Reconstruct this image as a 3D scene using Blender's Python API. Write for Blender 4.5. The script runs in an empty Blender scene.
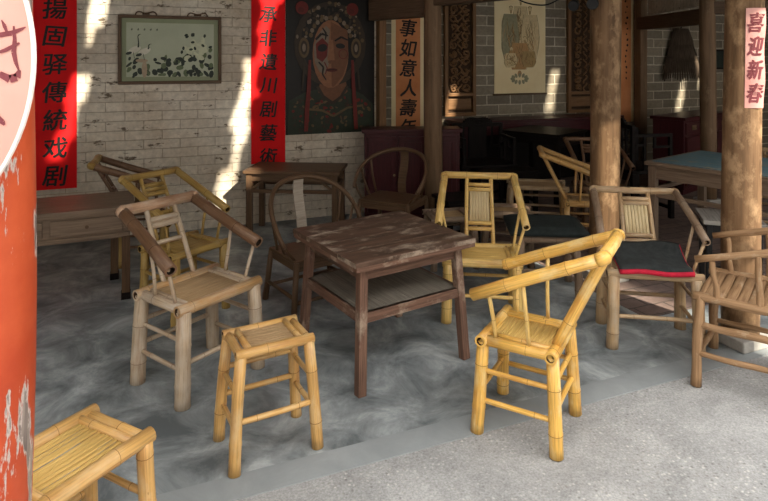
import bpy, math, random
from mathutils import Vector, Matrix
random.seed(7)
PI = math.pi
S = bpy.context.scene
COL = S.collection
# ------------------------------------------------------------------ frame of the place
TH = math.radians(22.1)                     # the hall is turned this much against the view
CU, SU = math.cos(TH), math.sin(TH)
F_PX, HZ = 590.0, 62.0
CAM_H = 1.5

def B(u, v, z=0.0):                         # hall coordinates -> world
    return Vector((u*CU - v*SU, u*SU + v*CU, z))

def on_wall(px, py, v):                     # photo pixel -> (u, z) on the plane v = const
    k = (px-384.0)/F_PX
    Y = v/(CU - SU*k)
    X = k*Y
    return X*CU + Y*SU, CAM_H - (py-HZ)/F_PX*Y

# ------------------------------------------------------------------ camera
cd = bpy.data.cameras.new('camera')
cam = bpy.data.objects.new('camera', cd)
COL.objects.link(cam)
cam.location = (0, 0, CAM_H)
cam.rotation_euler = (PI/2, 0, 0)
cd.sensor_fit = 'HORIZONTAL'
cd.sensor_width = 36.0
cd.lens = F_PX/768.0*36.0
cd.shift_y = -(250.5-HZ)/768.0
cd.clip_start = 0.05
S.camera = cam

# ------------------------------------------------------------------ sky, sun, exposure
W = bpy.data.worlds.new('sky')
S.world = W
W.use_nodes = True
wn = W.node_tree
wn.nodes.clear()
wo = wn.nodes.new('ShaderNodeOutputWorld')
wb = wn.nodes.new('ShaderNodeBackground')
wb.inputs[0].default_value = (1.0, 0.965, 0.91, 1)
wb.inputs[1].default_value = 1.9
wtc = wn.nodes.new('ShaderNodeTexCoord')
wsp = wn.nodes.new('ShaderNodeSeparateXYZ')
wrp = wn.nodes.new('ShaderNodeMapRange')          # overcast sky: zenith about three times the horizon
wrp.inputs[1].default_value, wrp.inputs[2].default_value = 0.0, 1.0
wrp.inputs[3].default_value, wrp.inputs[4].default_value = 1.1, 3.3
wn.links.new(wtc.outputs['Generated'], wsp.inputs[0])
wn.links.new(wsp.outputs['Z'], wrp.inputs[0])
wn.links.new(wrp.outputs[0], wb.inputs[1])
wn.links.new(wb.outputs[0], wo.inputs[0])
sl = bpy.data.lights.new('sun', 'SUN')
sun = bpy.data.objects.new('sun', sl)
COL.objects.link(sun)
sl.energy = 5.8
sl.angle = math.radians(1.3)
sl.color = (1.0, 0.90, 0.72)
SUN_B = (-0.38, 1.5, -1.0)
sd = B(SUN_B[0], SUN_B[1], SUN_B[2])
sun.rotation_euler = sd.to_track_quat('-Z', 'Y').to_euler()
sun.location = (4, -6, 9)
vs = S.view_settings
vs.view_transform = 'Standard'
vs.look = 'None'
vs.gamma = 1.0
vs.use_curve_mapping = False
vs.exposure = 1.12

# ------------------------------------------------------------------ mesh building
class MB:
    def __init__(s):
        s.v, s.f, s.m, s.uv, s.sm = [], [], [], [], []

    def face(s, idx, mat=0, uv=None, smooth=False):
        s.f.append(idx)
        s.m.append(mat)
        s.uv.append(uv or [(0, 0)]*len(idx))
        s.sm.append(smooth)

    def poly(s, pts, mat=0, uv=None):
        b = len(s.v)
        s.v += [Vector(p) for p in pts]
        s.face(list(range(b, b+len(pts))), mat, uv or [(p[0], p[2]) for p in pts])

    def box(s, c, size, M=None, mat=0, taper=None):
        """box centred at c; taper=(tx,ty) scales the top"""
        b = len(s.v)
        hx, hy, hz = size[0]/2, size[1]/2, size[2]/2
        tx, ty = taper or (1, 1)
        L = [(-hx, -hy, -hz), (hx, -hy, -hz), (hx, hy, -hz), (-hx, hy, -hz),
             (-hx*tx, -hy*ty, hz), (hx*tx, -hy*ty, hz), (hx*tx, hy*ty, hz), (-hx*tx, hy*ty, hz)]
        c = Vector(c)
        for p in L:
            q = Vector(p)
            if M is not None:
                q = M @ q
            s.v.append(q + c)
        ox, oy = random.random()*3, random.random()*3
        for idx, ax in (((0, 3, 2, 1), (0, 1)), ((4, 5, 6, 7), (0, 1)), ((0, 1, 5, 4), (0, 2)),
                        ((1, 2, 6, 5), (1, 2)), ((2, 3, 7, 6), (0, 2)), ((3, 0, 4, 7), (1, 2))):
            a, d = ax
            # the long side of every box runs along V of the grain
            if size[a] > size[d]:
                uv = [(L[i][d]+ox, L[i][a]+oy) for i in idx]
            else:
                uv = [(L[i][a]+ox, L[i][d]+oy) for i in idx]
            s.face([b+i for i in idx], mat, uv)

    def bar(s, a, b_, w, h, mat=0, up=(0, 0, 1), taper=None):
        """square bar from a to b"""
        a, b_ = Vector(a), Vector(b_)
        d = b_-a
        L = d.length
        z = d.normalized()
        upv = Vector(up)
        if abs(z.dot(upv)) > 0.98:
            upv = Vector((1, 0, 0))
        x = upv.cross(z).normalized()
        y = z.cross(x)
        M = Matrix((x, y, z)).transposed()
        s.box((a+b_)/2, (w, h, L), M, mat, taper)

    def tube(s, pts, radii, n=10, mat=0, mats=None, capm=None, hollow=(0, 0), hole=2, flat=1.0, cap=True):
        pts = [Vector(p) for p in pts]
        m = len(pts)
        if not hasattr(radii, '__len__'):
            radii = [radii]*m
        tang = []
        for i in range(m):
            a = pts[max(i-1, 0)]
            c = pts[min(i+1, m-1)]
            tang.append((c-a).normalized())
        t0 = tang[0]
        ref = Vector((0, 0, 1)) if abs(t0.z) < 0.9 else Vector((1, 0, 0))
        nx = t0.cross(ref).normalized()
        base = len(s.v)
        L = 0
        Ls = []
        ro, vo = random.random()*5, random.random()*5
        for i in range(m):
            if i:
                L += (pts[i]-pts[i-1]).length
                nx = (nx - tang[i]*nx.dot(tang[i])).normalized()
            ny = tang[i].cross(nx)
            Ls.append(L)
            for k in range(n):
                a = 2*PI*k/n
                s.v.append(pts[i] + (nx*math.cos(a) + ny*math.sin(a)*flat)*radii[i])
        rm = sum(radii)/m
        for i in range(m-1):
            mm = mats[i] if mats else mat
            for k in range(n):
                k2 = (k+1) % n
                u0, u1 = ro+2*PI*rm*k/n, ro+2*PI*rm*(k+1)/n
                s.face([base+i*n+k, base+i*n+k2, base+(i+1)*n+k2, base+(i+1)*n+k], mm,
                       [(u0, vo+Ls[i]), (u1, vo+Ls[i]), (u1, vo+Ls[i+1]), (u0, vo+Ls[i+1])], True)
        if not cap:
            return
        for e, hol in ((0, hollow[0]), (m-1, hollow[1])):
            ring = [base+e*n+k for k in range(n)]
            sgn = 1 if e == 0 else -1
            cm = mat if capm is None else capm
            c = pts[e]
            if not hol:
                r = ring[::-1] if e == 0 else ring
                s.face(r, cm, [(ro+s.v[q].x, vo+s.v[q].y) for q in r])
            else:
                b = len(s.v)
                for k in range(n):
                    s.v.append(c + (s.v[ring[k]]-c)*0.66)
                for k in range(n):
                    s.v.append(c + (s.v[ring[k]]-c)*0.60 + tang[e]*sgn*radii[e]*1.6)
                for k in range(n):
                    k2 = (k+1) % n
                    q = [ring[k], b+k, b+k2, ring[k2]]
                    s.face(q if e == 0 else q[::-1], cm, [(ro, vo)]*4)
                    q = [b+k, b+n+k, b+n+k2, b+k2]
                    s.face(q if e == 0 else q[::-1], hole, [(0, 0)]*4)
                r = [b+n+k for k in range(n)]
                s.face(r[::-1] if e == 0 else r, hole)

    def bamboo(s, a, b_, r, sp=0.15, n=12, hollow=(0, 0), bend=0.004, r2=None, hole=2, bulge=1.055):
        """a bamboo pole: nodes with raised dark rings, segments a little waisted"""
        a, b_ = Vector(a), Vector(b_)
        L = (b_-a).length
        d = (b_-a)/L
        side = d.cross(Vector((random.uniform(-1, 1), random.uniform(-1, 1), random.uniform(-1, 1)))).normalized()
        bend = bend*random.uniform(0.3, 1.0)
        r2 = r2 or r
        ts = [(0, 1.0, 0)]
        p = sp*random.uniform(0.25, 0.8)
        prev = 0
        while p < L-0.018:
            if (p-prev) > 0.03:
                ts.append(((prev+p)/2, 0.975, 0))
            ts += [(p-0.007, 1.0, 0), (p-0.0022, bulge, 1 if random.random() < 0.8 else 0), (p, bulge*0.975, 0), (p+0.003, bulge, 0), (p+0.009, 1.0, 0)]
            prev = p
            p += sp*random.uniform(0.8, 1.2)
        ts.append((L, 1.0, 0))
        ts = [t for i, t in enumerate(ts) if i == 0 or t[0] > ts[i-1][0]+1e-5]
        pts, rad, mats = [], [], []
        for t, k, mm in ts:
            f = t/L
            pts.append(a + d*t + side*(bend*math.sin(PI*f)))
            rad.append((r+(r2-r)*f)*k)
            mats.append(mm)
        s.tube(pts, rad, n, 0, mats, None, hollow, hole)

    def disc(s, cx, cz, rx, rz, y, mat, n=20, rot=0.0, a0=0.0, a1=2*PI):
        """flat ellipse in the xz plane (painted shapes on flat things)"""
        pts = []
        full = abs(a1-a0) > 6.2
        for k in range(n if full else n+1):
            a = a0+(a1-a0)*k/n
            x, z = rx*math.cos(a), rz*math.sin(a)
            pts.append((cx + x*math.cos(rot)-z*math.sin(rot), y, cz + x*math.sin(rot)+z*math.cos(rot)))
        s.poly(pts, mat)

    def stroke(s, pts, w, y, mat):
        """flat brush stroke along 2D points in the xz plane"""
        m = len(pts)
        if not hasattr(w, '__len__'):
            w = [w]*m
        for i in range(m-1):
            (x0, z0), (x1, z1) = pts[i], pts[i+1]
            d = math.hypot(x1-x0, z1-z0) or 1e-6
            nx, nz = -(z1-z0)/d, (x1-x0)/d
            s.poly([(x0-nx*w[i]/2, y, z0-nz*w[i]/2), (x1-nx*w[i+1]/2, y, z1-nz*w[i+1]/2),
                    (x1+nx*w[i+1]/2, y, z1+nz*w[i+1]/2), (x0+nx*w[i]/2, y, z0+nz*w[i]/2)], mat)

    def build(s, name, mats, parent=None, loc=(0, 0, 0), rz=0.0, bevel=0.0, fixn=False):
        me = bpy.data.meshes.new(name)
        me.from_pydata([tuple(p) for p in s.v], [], s.f)
        if not isinstance(mats, (list, tuple)):
            mats = [mats]
        for mt in mats:
            me.materials.append(mt)
        uvl = me.uv_layers.new(name='UVMap')
        k = 0
        flat = []
        for uv in s.uv:
            for q in uv:
                flat += [q[0], q[1]]
        uvl.data.foreach_set('uv', flat)
        me.polygons.foreach_set('material_index', [min(i, len(mats)-1) for i in s.m])
        me.polygons.foreach_set('use_smooth', s.sm)
        me.validate()
        me.update()
        o = bpy.data.objects.new(name, me)
        COL.objects.link(o)
        if parent:
            o.parent = parent
        o.location = loc
        o.rotation_euler = (0, 0, rz)
        if bevel:
            bv = o.modifiers.new('bevel', 'BEVEL')
            bv.width = bevel
            bv.segments = 2
            bv.limit_method = 'ANGLE'
        return o

def thing(name, label, cat, loc=(0, 0, 0), rz=0.0, group=None):
    o = bpy.data.objects.new(name, None)
    o.empty_display_size = 0.1
    COL.objects.link(o)
    o.location = loc
    o.rotation_euler = (0, 0, rz)
    o['label'] = label
    o['category'] = cat
    if group:
        o['group'] = group
    return o

def tag(o, label, cat, group=None):
    o['label'] = label
    o['category'] = cat
    if group:
        o['group'] = group
    return o

def struct(o):
    o['kind'] = 'structure'
    return o

# ------------------------------------------------------------------ materials
def mat_new(name):
    m = bpy.data.materials.new(name)
    m.use_nodes = True
    nt = m.node_tree
    bs = nt.nodes['Principled BSDF']
    bs.inputs['Specular IOR Level'].default_value = 0.22
    return m, nt, bs

def N(nt, t, **kw):
    n = nt.nodes.new(t)
    for k, v in kw.items():
        setattr(n, k, v)
    return n

def coords(nt, scale=(1, 1, 1), src='UV'):
    tc = N(nt, 'ShaderNodeTexCoord')
    mp = N(nt, 'ShaderNodeMapping')
    mp.inputs['Scale'].default_value = scale
    nt.links.new(tc.outputs[src], mp.inputs[0])
    return mp.outputs[0]

def noise(nt, vec, scale, detail=4, rough=0.6):
    n = N(nt, 'ShaderNodeTexNoise')
    n.inputs['Scale'].default_value = scale
    n.inputs['Detail'].default_value = detail
    n.inputs['Roughness'].default_value = rough
    nt.links.new(vec, n.inputs['Vector'])
    return n.outputs['Fac']

def ramp(nt, fac, stops):
    r = N(nt, 'ShaderNodeValToRGB')
    e = r.color_ramp.elements
    while len(e) < len(stops):
        e.new(0.5)
    for i, (p, c) in enumerate(stops):
        e[i].position = p
        e[i].color = (c[0], c[1], c[2], 1) if hasattr(c, '__len__') else (c, c, c, 1)
    nt.links.new(fac, r.inputs[0])
    return r.outputs[0]

def mix(nt, fac, a, b, mode='MIX'):
    n = N(nt, 'ShaderNodeMix', data_type='RGBA', blend_type=mode)
    for sock, val in ((n.inputs[0], fac), (n.inputs[6], a), (n.inputs[7], b)):
        if hasattr(val, 'links'):
            nt.links.new(val, sock)
        elif hasattr(val, '__len__'):
            sock.default_value = (val[0], val[1], val[2], 1)
        else:
            sock.default_value = val
    return n.outputs[2]

def bump(nt, bs, h, dist=0.003, strength=0.6):
    b = N(nt, 'ShaderNodeBump')
    b.inputs['Distance'].default_value = dist
    b.inputs['Strength'].default_value = strength
    nt.links.new(h, b.inputs['Height'])
    nt.links.new(b.outputs[0], bs.inputs['Normal'])

def sc(c, k):
    return tuple(min(1, x*k) for x in c)

def plain(name, col, rough=0.6, var=0.12, metal=0.0):
    m, nt, bs = mat_new(name)
    f = noise(nt, coords(nt, (1, 1, 1), 'Object'), 30, 3)
    c = ramp(nt, f, [(0.3, sc(col, 1-var)), (0.7, sc(col, 1+var))])
    nt.links.new(c, bs.inputs['Base Color'])
    bs.inputs['Roughness'].default_value = rough
    bs.inputs['Metallic'].default_value = metal
    return m

def bamboo_mats(name, col, worn, node, rough=0.42, amount=0.55):
    """skin, node ring, hollow inside"""
    m, nt, bs = mat_new(name)
    streak = noise(nt, coords(nt, (170, 5, 1)), 1.0, 4)
    patch = noise(nt, coords(nt, (16, 7, 1)), 1.0, 5, 0.65)
    c1 = ramp(nt, streak, [(0.30, sc(col, 0.60)), (0.5, col), (0.72, sc(col, 1.20))])
    f = ramp(nt, patch, [(0.60-amount*0.22, 0.0), (0.74, 1.0)])
    c2 = mix(nt, f, c1, worn)
    br_ = ramp(nt, noise(nt, coords(nt, (26, 4, 1)), 1.0, 4, 0.6), [(0.50, 0.0), (0.72, 0.75)])
    c2 = mix(nt, br_, c2, (col[0]*0.62, col[1]*0.46, col[2]*0.40))
    spk = ramp(nt, noise(nt, coords(nt, (60, 22, 1)), 1.0, 3), [(0.70, 0.0), (0.80, 1.0)])
    c3 = mix(nt, spk, c2, sc(node, 0.8))
    nt.links.new(c3, bs.inputs['Base Color'])
    bs.inputs['Roughness'].default_value = rough
    bs.inputs['Specular IOR Level'].default_value = 0.42
    bump(nt, bs, streak, 0.0015, 0.35)
    n2 = plain(name+' node', tuple(0.85*a+0.15*b for a, b in zip(node, col)), 0.6, 0.3)
    h = plain(name+' inside', sc(node, 0.35), 0.9)
    return [m, n2, h]

def wood_mat(name, dark, light, rough=0.55, worn=None, worn_at=0.62, gx=90, gy=4, bumpd=0.002):
    m, nt, bs = mat_new(name)
    g = noise(nt, coords(nt, (gx, gy, 1)), 1.0, 6, 0.65)
    c = ramp(nt, g, [(0.30, dark), (0.68, light)])
    if worn:
        p = noise(nt, coords(nt, (9, 5, 1)), 1.0, 7, 0.7)
        f = ramp(nt, p, [(worn_at-0.06, 0.0), (worn_at+0.07, 1.0)])
        c = mix(nt, f, c, worn)
    nt.links.new(c, bs.inputs['Base Color'])
    bs.inputs['Roughness'].default_value = rough
    bump(nt, bs, g, bumpd, 0.5)
    return m

BAM_Y = bamboo_mats('bright yellow bamboo', (0.68, 0.46, 0.15), (0.76, 0.60, 0.30), (0.22, 0.11, 0.03), 0.36, 0.4)
BAM_L = bamboo_mats('orange yellow bamboo', (0.71, 0.42, 0.098), (0.76, 0.60, 0.30), (0.20, 0.10, 0.03), 0.33, 0.4)
BAM_T = bamboo_mats('golden tan bamboo', (0.56, 0.33, 0.11), (0.58, 0.42, 0.22), (0.17, 0.085, 0.03), 0.42, 0.6)
BAM_W = bamboo_mats('grey weathered bamboo', (0.45, 0.34, 0.23), (0.50, 0.43, 0.35), (0.16, 0.11, 0.08), 0.6, 0.9)
BAM_WP = bamboo_mats('pinkish worn bamboo', (0.47, 0.29, 0.18), (0.55, 0.45, 0.35), (0.2, 0.12, 0.09), 0.5, 0.8)
BAM_WT = bamboo_mats('tan and grey bamboo', (0.50, 0.29, 0.115), (0.50, 0.42, 0.32), (0.18, 0.10, 0.05), 0.5, 1.0)
BAM_D = bamboo_mats('brown aged bamboo', (0.16, 0.085, 0.045), (0.25, 0.15, 0.09), (0.05, 0.03, 0.02), 0.42, 0.5)
BAM_O = bamboo_mats('olive aged bamboo', (0.40, 0.26, 0.075), (0.38, 0.28, 0.12), (0.12, 0.07, 0.02), 0.45, 0.4)
BAM_M = bamboo_mats('tan grey bamboo', (0.42, 0.285, 0.155), (0.42, 0.34, 0.25), (0.12, 0.075, 0.045), 0.5, 0.7)
BAM_MD = bamboo_mats('dull brown bamboo', (0.22, 0.15, 0.10), (0.30, 0.23, 0.17), (0.08, 0.05, 0.035), 0.5, 0.6)
SLAT_P = wood_mat('pale bamboo strips', (0.50, 0.38, 0.20), (0.72, 0.60, 0.38), 0.5, gx=140, gy=3)
SLAT_Y = wood_mat('yellow bamboo strips', (0.50, 0.31, 0.085), (0.76, 0.52, 0.18), 0.45, gx=140, gy=3)
SLAT_W = wood_mat('weathered bamboo strips', (0.30, 0.19, 0.095), (0.52, 0.36, 0.20), 0.55, gx=140, gy=4)
BRANCH = wood_mat('peeled branch wood', (0.19, 0.105, 0.050), (0.39, 0.245, 0.135), 0.6, (0.44, 0.33, 0.22), 0.62)
TABLE_W = wood_mat('worn reddish brown wood', (0.032, 0.019, 0.013), (0.145, 0.086, 0.060), 0.5, (0.34, 0.27, 0.21), 0.58, gx=26, gy=3)
TABLE_E = wood_mat('scuffed red brown edge', (0.075, 0.040, 0.028), (0.21, 0.118, 0.082), 0.5, (0.33, 0.25, 0.19), 0.60)
SHELF_W = wood_mat('bare grey boards', (0.115, 0.10, 0.082), (0.24, 0.215, 0.18), 0.6, (0.32, 0.29, 0.25), 0.66)
BROWN_W = wood_mat('old brown wood', (0.07, 0.040, 0.022), (0.145, 0.085, 0.048), 0.42)
BENCH_W = wood_mat('dusty brown wood', (0.12, 0.082, 0.058), (0.26, 0.185, 0.13), 0.45, (0.27, 0.20, 0.16), 0.7)
GREY_W = wood_mat('silvery bare wood', (0.26, 0.22, 0.18), (0.45, 0.39, 0.33), 0.6)
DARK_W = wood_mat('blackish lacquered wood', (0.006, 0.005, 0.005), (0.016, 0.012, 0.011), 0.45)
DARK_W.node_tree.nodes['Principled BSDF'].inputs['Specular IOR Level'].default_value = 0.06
RED_W = wood_mat('dark red lacquer', (0.035, 0.008, 0.010), (0.075, 0.016, 0.020), 0.35)
PANEL_W = wood_mat('carved panel wood', (0.12, 0.060, 0.026), (0.25, 0.135, 0.062), 0.5)
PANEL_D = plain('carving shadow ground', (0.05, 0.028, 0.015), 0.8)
BEAM_W = wood_mat('dark beam wood', (0.06, 0.036, 0.022), (0.125, 0.08, 0.05), 0.6)
BLACK_M = plain('black metal', (0.012, 0.012, 0.013), 0.4)
BLUE_T = wood_mat('faded blue table paint', (0.07, 0.16, 0.21), (0.17, 0.28, 0.33), 0.45, (0.34, 0.26, 0.13), 0.60)  # yellowish blotches put a patch of sun into the blue colour
BRASS = plain('aged brass', (0.30, 0.24, 0.14), 0.35, 0.1, 0.8)
INK = plain('black ink', (0.012, 0.009, 0.009), 0.5)
STRAW = wood_mat('dark straw', (0.035, 0.024, 0.018), (0.11, 0.08, 0.055), 0.9, gx=70, gy=6)
CLOTH_D = plain('dark grey felt', (0.028, 0.032, 0.033), 0.95, 0.3)
CLOTH_G = plain('dark green grey cloth', (0.018, 0.024, 0.024), 0.95, 0.3)
CLOTH_R = plain('crimson cloth', (0.42, 0.012, 0.035), 0.8, 0.2)
STONE = plain('pale stone', (0.34, 0.33, 0.31), 0.8)

def pillar_mat(name, dark, light, worn, worn_at):
    m = wood_mat(name, dark, light, 0.6, worn, worn_at, gx=22, gy=1.6, bumpd=0.004)
    return m
PIL = pillar_mat('pale brown log', (0.085, 0.046, 0.022), (0.25, 0.148, 0.078), (0.35, 0.225, 0.125), 0.56)
PIL_D = pillar_mat('dim brown log', (0.10, 0.062, 0.034), (0.22, 0.135, 0.078), (0.25, 0.17, 0.10), 0.64)

def brick_mat(name, c1, c2, mortar, bw, rh, ms, stain, rough=0.75, flake=None, flake_at=0.66, bumpd=0.006):
    m, nt, bs = mat_new(name)
    vec = coords(nt)
    wob = N(nt, 'ShaderNodeVectorMath', operation='MULTIPLY_ADD')
    nn = N(nt, 'ShaderNodeTexNoise')
    nn.inputs['Scale'].default_value = 9
    nt.links.new(vec, nn.inputs['Vector'])
    nt.links.new(nn.outputs['Color'], wob.inputs[0])
    wob.inputs[1].default_value = (0.010, 0.010, 0)
    nt.links.new(vec, wob.inputs[2])
    br = N(nt, 'ShaderNodeTexBrick')
    br.inputs['Scale'].default_value = 1.0
    br.inputs['Brick Width'].default_value = bw
    br.inputs['Row Height'].default_value = rh
    br.inputs['Mortar Size'].default_value = ms
    br.inputs['Mortar Smooth'].default_value = 0.3
    br.inputs['Color1'].default_value = (*c1, 1)
    br.inputs['Color2'].default_value = (*c2, 1)
    br.inputs['Mortar'].default_value = (*mortar, 1)
    nt.links.new(wob.outputs[0], br.inputs['Vector'])
    big = ramp(nt, noise(nt, vec, 1.6, 6, 0.65), [(0.35, 0.0), (0.70, 1.0)])
    c = mix(nt, big, br.outputs['Color'], stain, 'MULTIPLY')
    fine = ramp(nt, noise(nt, vec, 22, 5, 0.7), [(0.35, 0.82), (0.65, 1.08)])
    c = mix(nt, 1.0, c, fine, 'MULTIPLY')
    if flake:
        fl = ramp(nt, noise(nt, coords(nt, (1.7, 4.2, 1)), 2.4, 7, 0.72), [(flake_at, 0.0), (flake_at+0.04, 1.0)])
        c = mix(nt, fl, c, flake)
    nt.links.new(c, bs.inputs['Base Color'])
    bs.inputs['Roughness'].default_value = rough
    inv = ramp(nt, br.outputs['Fac'], [(0.0, 1.0), (1.0, 0.0)])
    h = mix(nt, 0.25, inv, noise(nt, vec, 40, 4))
    bump(nt, bs, h, bumpd, 0.9)
    return m
WHITE_BR = brick_mat('whitewashed brick', (0.80, 0.74, 0.64), (0.70, 0.64, 0.55), (0.50, 0.44, 0.36), 0.30, 0.083, 0.0035,
                     (0.66, 0.58, 0.50), flake=(0.15, 0.115, 0.08), flake_at=0.585, bumpd=0.007)
GREY_BR = brick_mat('grey fired brick', (0.32, 0.28, 0.215), (0.205, 0.178, 0.14), (0.58, 0.52, 0.42), 0.34, 0.122, 0.008,
                    (0.75, 0.72, 0.66))
PAVER = brick_mat('reddish paver', (0.27, 0.20, 0.175), (0.22, 0.165, 0.15), (0.13, 0.11, 0.10), 0.24, 0.12, 0.006,
                  (0.75, 0.7, 0.68))

def cement_mat(name, dark, mid, light, scale, rough, pebble=0.0):
    m, nt, bs = mat_new(name)
    vec = coords(nt, (1, 1, 1), 'Object')
    w = N(nt, 'ShaderNodeTexNoise')
    w.inputs['Scale'].default_value = scale
    w.inputs['Detail'].default_value = 9
    w.inputs['Roughness'].default_value = 0.68
    w.inputs['Distortion'].default_value = 0.55
    nt.links.new(vec, w.inputs['Vector'])
    c = ramp(nt, w.outputs['Fac'], [(0.36, dark), (0.52, mid), (0.70, light)])
    big = ramp(nt, noise(nt, vec, 0.9, 4), [(0.3, 0.80), (0.7, 1.12)])
    c = mix(nt, 1.0, c, big, 'MULTIPLY')
    h = w.outputs['Fac']
    if pebble:
        v = N(nt, 'ShaderNodeTexVoronoi')
        v.inputs['Scale'].default_value = 58
        nt.links.new(vec, v.inputs['Vector'])
        pk = ramp(nt, v.outputs['Distance'], [(0.12, 1.0), (0.42, 0.0)])
        area = ramp(nt, noise(nt, vec, 2.2, 4), [(0.36, 0.0), (0.58, 1.0)])
        pm = mix(nt, 1.0, pk, area, 'MULTIPLY')
        tone = ramp(nt, v.outputs['Color'], [(0.2, (0.12, 0.118, 0.112)), (0.8, (0.56, 0.55, 0.53))])
        f = mix(nt, 1.0, pm, (pebble,)*3, 'MULTIPLY')
        c = mix(nt, f, c, tone)
        sp = ramp(nt, noise(nt, vec, 140, 3), [(0.35, 0.78), (0.65, 1.14)])
        c = mix(nt, 1.0, c, sp, 'MULTIPLY')
        h = mix(nt, 0.5, noise(nt, vec, 90, 4), pm)
    nt.links.new(c, bs.inputs['Base Color'])
    bs.inputs['Roughness'].default_value = rough
    bump(nt, bs, h, 0.004 if pebble else 0.003, 0.45)
    return m
CEM_IN = cement_mat('dark trowelled cement', (0.115, 0.132, 0.142), (0.255, 0.282, 0.297), (0.50, 0.54, 0.56), 3.8, 0.42)
CEM_BAND = cement_mat('smooth kerb cement', (0.24, 0.265, 0.28), (0.275, 0.30, 0.315), (0.32, 0.345, 0.36), 3.0, 0.6)
CEM_OUT = cement_mat('rough courtyard concrete', (0.27, 0.275, 0.28), (0.33, 0.335, 0.34), (0.40, 0.405, 0.41), 4.0, 0.8, 0.75)
OUTWALL = plain('pale blocker plaster', (0.55, 0.53, 0.50), 0.9)
ROOF_M = wood_mat('sooty rafters and tiles', (0.03, 0.022, 0.016), (0.075, 0.055, 0.04), 0.8)

def red_paint():
    m, nt, bs = mat_new('flaking red paint')
    vec = coords(nt, (1, 1, 1), 'Object')
    v2 = coords(nt, (13, 13, 3.2), 'Object')
    n1 = noise(nt, v2, 1.0, 8, 0.62)
    base = ramp(nt, noise(nt, vec, 5, 5), [(0.35, (0.40, 0.055, 0.020)), (0.7, (0.56, 0.105, 0.038))])
    edge = ramp(nt, n1, [(0.535, 0.0), (0.55, 1.0)])
    c = mix(nt, edge, base, (0.55, 0.46, 0.42))
    deep = ramp(nt, n1, [(0.56, 0.0), (0.575, 1.0)])
    under = ramp(nt, noise(nt, coords(nt, (60, 60, 5), 'Object'), 1.0, 5), [(0.35, (0.10, 0.075, 0.065)), (0.65, (0.33, 0.27, 0.24))])
    c = mix(nt, deep, c, under)
    nt.links.new(c, bs.inputs['Base Color'])
    bs.inputs['Roughness'].default_value = 0.4
    bump(nt, bs, ramp(nt, n1, [(0.535, 1.0), (0.575, 0.0)]), 0.004, 0.6)
    return m
RED_P = red_paint()

def paper(name, a, b, rough=0.7, scale=3.0):
    m, nt, bs = mat_new(name)
    c = ramp(nt, noise(nt, coords(nt, (1, 1, 1), 'Object'), scale, 5), [(0.3, a), (0.7, b)])
    nt.links.new(c, bs.inputs['Base Color'])
    bs.inputs['Roughness'].default_value = rough
    return m
RED_C = paper('red banner cloth', (0.60, 0.006, 0.008), (0.76, 0.010, 0.012), 0.8)
ORANGE_C = paper('faded orange paper', (0.58, 0.20, 0.07), (0.72, 0.32, 0.14))
CREAM_P = paper('aged cream paper', (0.84, 0.68, 0.39), (0.93, 0.80, 0.52))
PINK_P = paper('faded pink paper', (0.72, 0.33, 0.30), (0.80, 0.46, 0.42), 0.7, 5)

# ------------------------------------------------------------------ the setting
def wall_box(name, u0, u1, v0, v1, z0, z1, mat):
    m = MB()
    P = [B(u, v, z) for z in (z0, z1) for (u, v) in ((u0, v0), (u1, v0), (u1, v1), (u0, v1))]
    b = 0
    m.v = P
    m.face([0, 1, 5, 4], 0, [(u0, z0), (u1, z0), (u1, z1), (u0, z1)])
    m.face([2, 3, 7, 6], 0, [(u1, z0), (u0, z0), (u0, z1), (u1, z1)])
    m.face([1, 2, 6, 5], 0, [(v0, z0), (v1, z0), (v1, z1), (v0, z1)])
    m.face([3, 0, 4, 7], 0, [(v1, z0), (v0, z0), (v0, z1), (v1, z1)])
    m.face([4, 5, 6, 7], 0, [(u0, v0), (u1, v0), (u1, v1), (u0, v1)])
    m.face([3, 2, 1, 0], 0, [(u0, v1), (u1, v1), (u1, v0), (u0, v0)])
    return struct(m.build(name, mat))

VW, VG = 5.53, 6.25                          # faces of the white wall and of the grey wall
UW_END = on_wall(378, 100, VW)[0]
wall_box('floor', -3.6, 9.6, 2.19, VG+0.3, -0.3, 0.0, CEM_IN)
wall_box('trim_1', -3.6, 9.6, 2.065, 2.19, -0.3, 0.0, CEM_BAND)
wall_box('floor_courtyard', -6.0, 10.0, -5.2, 2.065, -0.3, -0.004, CEM_OUT)
wall_box('floor_pavers', 2.72, 9.6, 2.62, VG, -0.02, 0.003, PAVER)
wall_box('wall_left', -3.6, UW_END, VW, VW+0.24, 0.0, 4.4, WHITE_BR)
wall_box('wall_alcove', UW_END-0.24, UW_END, VW+0.24, VG, 0.0, 4.7, GREY_BR)
wall_box('wall_back', UW_END-0.24, 9.6, VG, VG+0.24, 0.0, 4.8, GREY_BR)
wall_box('wall_end_left', -3.84, -3.6, 2.3, VW+0.24, 0.0, 4.6, WHITE_BR)
wall_box('wall_end_right', 9.6, 9.84, 2.3, VG+0.24, 0.0, 4.8, GREY_BR)
# unseen walls added to block the sun, with a gap to light the pillar
SUN_GAP = 3.005 + 0.2533*(2.1+5.2)
wall_box('wall_sun_block', -7.0, SUN_GAP-0.05, -5.45, -5.2, -0.3, 7.05, OUTWALL)
wall_box('wall_sun_block_right', SUN_GAP+0.26, 14.0, -5.45, -5.2, -0.3, 7.05, OUTWALL)

wall_box('wall_sky_block_left', -6.25, -6.0, -5.2, 2.3, -0.3, 4.6, OUTWALL)  # unseen side wall added to cut sky light from the left
wall_box('wall_sky_block_east', 10.0, 10.25, -5.2, 2.3, -0.3, 4.6, OUTWALL)  # its counterpart, likewise added to hold back light from the right

# roof: unseen sloping slab, its gaps added to cast the sun streaks
def roof_z(v):
    return 2.55 + 0.45*(v-1.6)

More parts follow.
